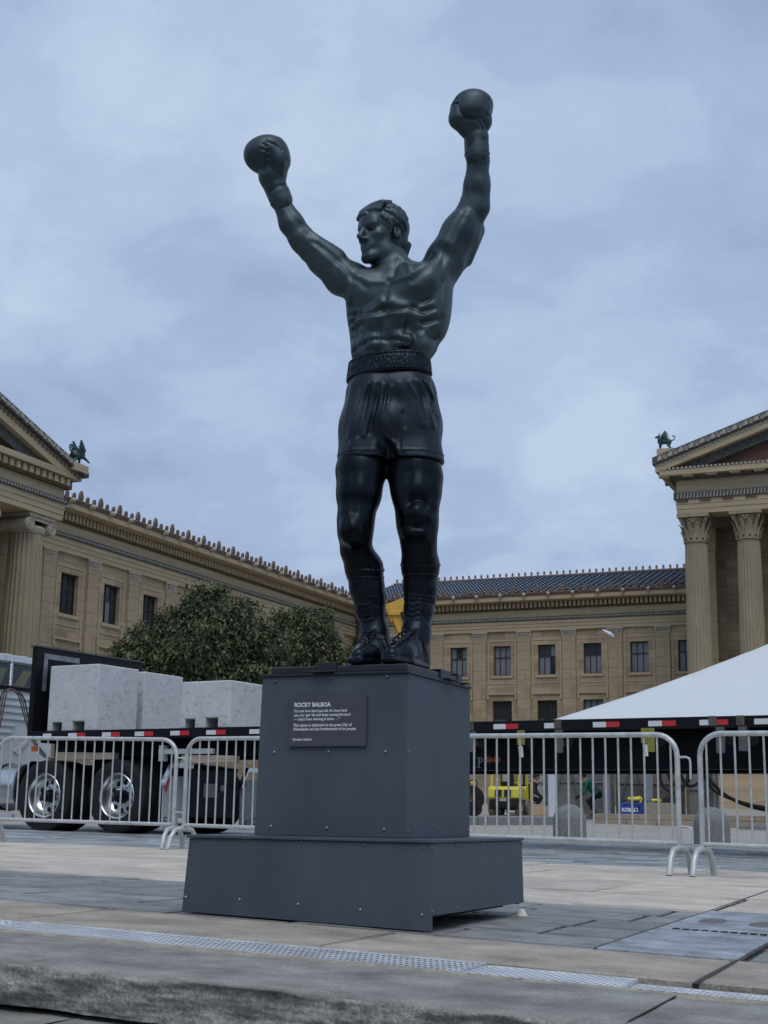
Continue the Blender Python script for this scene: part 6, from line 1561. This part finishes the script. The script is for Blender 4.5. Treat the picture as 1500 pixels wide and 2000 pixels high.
# ---- forklift
M_fy = material('forklift_yellow', (.66, .56, .05), .45, var=.08, vscale=4, coat=.2); M_mud = material('muddy_tyre', (.20, .17, .12), .9, var=.4, vscale=8)
fp = lh((993-750)/FPX*45.6, 45.6); fk = thing('forklift', 'yellow and black forklift truck seen from behind under the trailer', 'forklift', (fp[0], fp[1], Z(fp[0], fp[1])), math.radians(96))
m = MB(); m.prism([(-.62, .62), (-.58, .95), (-.50, 1.06), (.0, 1.08), (.62, 1.02), (.72, .95), (.55, .62)], -.60, .60, 'y'); cwt = m.build('counterweight', M_fy, fk, bevel=.06)
for y0, y1 in ((-.30, -.05), (.05, .30)): m = MB(); m.box(-.66, -.56, y0, y1, .68, .94); m.build('vent', M_blk, cwt, bevel=.01)
m = MB(); m.prism([(-.56, .30), (-.60, .60), (1.35, .60), (1.6, .35), (1.5, .22), (-.4, .22)], -.54, .54, 'y'); m.build('chassis', M_blk, fk, bevel=.03)
m = MB(); m.box(-.632, -.60, -.13, .13, .52, .62); m.build('number_plate', M_flap, fk)
m = MB(); m.box(.2, 1.2, -.58, .58, .58, .72); m.prism([(.75, .7), (1.3, .7), (1.25, 1.1), (1.0, 1.1)], -.55, .55, 'y'); m.build('side_body', M_fy, fk, bevel=.02)
m = MB(); m.prism([(.10, 1.05), (.62, 1.05), (.62, 1.16), (.22, 1.2), (.14, 1.62), (.02, 1.62)], -.26, .26, 'y'); m.build('seat', M_blk, fk, bevel=.04)
for y in (-.52, .52):
    m = MB(); m.tube([(-.25, y, 1.04), (-.12, y, 2.05), (1.05, y, 2.1), (1.35, y, 1.0), (1.38, y, .6)], .042, 6); m.build('guard_post', M_fy, fk, smooth=40)
m = MB()
for k in range(7): m.box(-.1+.18*k, -.04+.18*k, -.5, .5, 2.07, 2.11)
m.build('roof_guard', M_blk, fk)
m = MB()
for y in (-.36, .30): m.box(1.62, 1.74, y, y+.07, .1, 2.3)
for z_ in (.2, 1.1, 2.2): m.box(1.62, 1.74, -.36, .37, z_, z_+.08)
m.build('mast', M_blk, fk)
m = MB(); m.tube([(1.80, -.56, .15), (1.80, -.56, 1.25), (1.80, .56, 1.25), (1.80, .56, .15)], .03, 6); m.build('load_backrest', M_fy, fk)
for y in (-.35, .25): m = MB(); m.box(1.80, 2.9, y, y+.11, .06, .11); m.build('fork', M_blk, fk)
for x, R in ((-.15, .28), (1.25, .33)):
    for s in (-1, 1):
        m = MB(); yo = s*.62
        m.lathe([(R*.5, yo), (R*.9, yo+s*.005), (R, yo-s*.03), (R, yo-s*.20), (R*.9, yo-s*.23), (R*.4, yo-s*.23)], 22, (0, 0, 0), 'y')
        for k in range(14): a = 2*math.pi*k/14; m.box(R*math.cos(a)-.02, R*math.cos(a)+.02, min(yo-s*.03, yo-s*.2), max(yo-s*.03, yo-s*.2), R*math.sin(a)-.02, R*math.sin(a)+.02)
        w = m.build('wheel', M_mud, fk, loc=(x, 0, R)); m = MB(); m.lathe([(0, yo-s*.03), (R*.3, yo-s*.03), (R*.5, yo-s*.005), (R*.52, yo-s*.04)], 16, (0, 0, 0), 'y'); m.build('rim', M_flap, w, smooth=40)
m = MB(); m.box(1.30, 1.34, -.615, -.605, .33, .50); m.box(.85, 1.10, -.562, -.55, .36, .56); m.build('sticker', M_wht, fk)
m = MB(); m.lathe([(0, 0), (.12, 0), (.13, .05), (.13, .42), (.1, .48), (0, .48)], 14, (-.22, 0, 1.25)); m.build('gas_bottle', material('gas_bottle_paint', (.45, .46, .45), .4, .4), fk, smooth=40)
fk.scale = (.84, .84, .84)
# ---- black cart next to the pedestal edge
cp_ = lh((921-750)/FPX*43, 43); ct = thing('hand_cart', 'black wheeled cart with tall tube handle half hidden by the pedestal', 'cart', (cp_[0], cp_[1], Z(cp_[0], cp_[1])), YAW)
m = MB(); m.tube([(.02, 0, .2), (.02, 0, 1.0), (.06, 0, 1.06), (.2, 0, 1.06), (.24, 0, 1.0), (.24, 0, .2)], .022, 7); m.build('handle', M_blk, ct, smooth=40)
m = MB(); m.box(-1.1, .26, -.3, .3, .30, .36); m.box(-1.1, -.1, -.28, .28, .36, 1.3); m.build('body', M_blk, ct, bevel=.03)
for x in (.15, -.95):
    for y in (-.3, .3): m = MB(); m.lathe([(.10, -.05), (.21, -.05), (.23, 0), (.21, .05), (.10, .05)], 20, (0, 0, 0), 'y'); m.build('wheel', M_tyre, ct, smooth=40, loc=(x, y, .23))
# ---- boom lift behind the statue's boots
M_by = material('boom_yellow', (.60, .33, .03), .45, var=.1, vscale=3, coat=.2)
hB = 52; bb = lh((868-750)/FPX*hB, hB); gz = Z(bb[0], bb[1]); bl = thing('boom_lift', 'yellow boom lift whose raised arm shows between the statue boots', 'boom lift', (bb[0], bb[1], gz), YAW)
def lo_(px, py, dh=0): p = P3(px, py, hB+dh); d = p-np.array([bb[0], bb[1], gz]); return Vector((LT@d, HD@d, d[2]))
A, B2 = lo_(773, 1184), lo_(856, 1392)
m = MB(); m.bar(A, B2, .62, .70, up=(0, -1, 0)); bo = m.build('boom', M_by, bl, bevel=.02)
dv = (B2-A).normalized(); m = MB(); m.bar(A-dv*.15, A+dv*.5, .80, .66, up=(0, -1, 0)); m.build('boom_head', M_by, bo, bevel=.02)
of = Vector((.10, -.42, 0)); m = MB(); m.tube([A+dv*.3+of, A+dv*1.6+of], .07, 8); m.tube([A+dv*.2+of+Vector((.14, 0, 0)), A+dv*1.3+of+Vector((.14, 0, 0))], .05, 8); m.build('hydraulic_ram', M_blk, bo, smooth=40)
m = MB()
for k in (.35, 1.7): m.bar(A+dv*k+Vector((-.42, -.36, 0)), A+dv*k+Vector((.42, -.36, 0)), .14, .14)
m.build('clamp_plate', M_by, bo, bevel=.01)
m = MB(); m.box(-1.2, 1.2, -.9, .9, .45, 1.1); m.build('chassis', M_by, bl, bevel=.06); m = MB(); m.box(-.9, 1.0, -.7, .7, 1.12, 1.9); m.build('turntable', M_by, bl, bevel=.08); m = MB(); m.prism([(B2[0]-.45, B2[2]+.25), (B2[0]+.30, B2[2]+.25), (.55, 1.9), (-.75, 1.9)], -.26, .26, 'y'); m.build('turret', M_by, bl, bevel=.04)
for x in (-1.0, 1.0):
    for y in (-1.0, 1.0): m = MB(); m.lathe([(.2, -.17), (.44, -.17), (.48, -.1), (.48, .1), (.44, .17), (.2, .17)], 22, (0, 0, 0), 'y'); m.build('wheel', M_tyre, bl, smooth=40, loc=(x, y, .48))
# ---- two workers
M_skin = material('skin', (.36, .20, .14), .6); M_green = material('green_shirt', (.02, .16, .10), .8); M_dkcloth = material('dark_clothes', (.014, .015, .018), .85); M_cap = material('black_cap', (.012, .012, .013), .8)
def worker(px, h, rot, lean, label, top, squat=.35, cap_=False):
    p = lh((px-750)/FPX*h, h); gz = Z(p[0], p[1]); o = thing('person', label, 'person', (p[0], p[1], gz), rot)
    # faces +x
    hipz = .92-squat; hip = np.array([-.18*squat*2, 0, hipz]); ch = hip+np.array([math.sin(lean)*.48, 0, math.cos(lean)*.48]); nk = ch+np.array([math.sin(lean+.1)*.12, 0, math.cos(lean+.1)*.12]); hd = nk+np.array([math.sin(lean*.6)*.15, 0, math.cos(lean*.6)*.15])
    g = Clay((-.7, -.5, -.02), (1.1, .5, 1.95), .016); c = g
    for s in (-1, 1):
        kn = np.array([.10+squat*.5, s*.13, .50-squat*.05]); ft = np.array([.0, s*.13, .07])
        c.path([hip+np.array([0, s*.10, 0]), kn, ft], [.095, .065, .05], k=.03); c.cap(ft, ft+np.array([.17, 0, -.03]), .045, .035, k=.02)
        sh = ch+np.array([0, s*.19, .0]); el = sh+np.array([.10, s*.05, -.28]); wr = el+np.array([.20, -s*.04, -.16]); c.path([sh, el, wr], [.06, .05, .036], k=.03); c.path([wr, wr+np.array([.06, 0, -.05])], [.04, .03], k=.02)
    c.cap(hip, ch, .14, .155, k=.05); c.cap(ch+np.array([0, -.12, 0]), ch+np.array([0, .12, 0]), .09, k=.05); c.cap(ch, nk, .07, .055, k=.04); c.ell(hd, (.105, .08, .125), k=.02); c.cap(hd+np.array([.1, 0, -.01]), hd+np.array([.12, 0, -.03]), .018, k=.02)
    me = g.mesh('body', [M_skin, top, M_dkcloth]); co = np.empty(len(me.vertices)*3, np.float32); me.vertices.foreach_get('co', co); co = co.reshape(-1, 3)
    lv = np.empty(len(me.loops), np.int32); me.loops.foreach_get('vertex_index', lv); cen = co[lv].reshape(-1, 4, 3).mean(1)
    ax = (nk-hip)/np.linalg.norm(nk-hip); t = (cen-hip)@ax; mi = np.where(cen[:, 2] < hipz-.02, 2, np.where(t < np.linalg.norm(nk-hip)-.02, 1, 0)); mi = np.where((t < .05), 2, mi)
    me.polygons.foreach_set('material_index', mi.astype(np.int32)); link('body', me, o)
    m = MB(); m.ball(tuple(hd+np.array([-.01, 0, .03])), (.118, .092, .115), 12)
    if cap_: m.prism([(hd[0]+.05, -.07), (hd[0]+.20, -.05), (hd[0]+.20, .05), (hd[0]+.05, .07)], hd[2]+.035, hd[2]+.05, 'z')
    hm_ = MB(); m.build('cap' if cap_ else 'hair', M_cap, o, smooth=50)
worker(1040, 48.0, math.radians(10), .45, 'person in a black cap and dark clothes stooping behind the forklift', M_dkcloth, .36, True)
worker(1163, 45.5, math.radians(200), .75, 'person in a green shirt and dark trousers bending over under the tent', M_green, .22)
# ---- drifting plastic bag
bp_ = P3(1188, 1236, 17); g = Clay((-.14, -.06, -.08), (.14, .06, .08), .004); c = g
c.path([(-.066, 0, .036), (-.03, 0, .014), (.02, .0, -.012), (.055, 0, -.034)], [.006, .016, .022, .012], k=.01); c.cap((.05, .01, -.03), (.068, .012, -.052), .006, .003, k=.006); c.cap((.04, -.01, -.03), (.052, -.012, -.055), .006, .003, k=.006)
c.path([(-.05, -.018, .03), (.03, -.022, -.016)], .003, k=.006, op=-1)
o = link('plastic_bag', g.mesh('plastic_bag', [material('thin_white_plastic', (.72, .75, .80), .4, var=.1, vscale=30)]), None, bp_, YAW); tag(o, 'small white plastic bag drifting in the air in front of the museum', 'plastic bag')
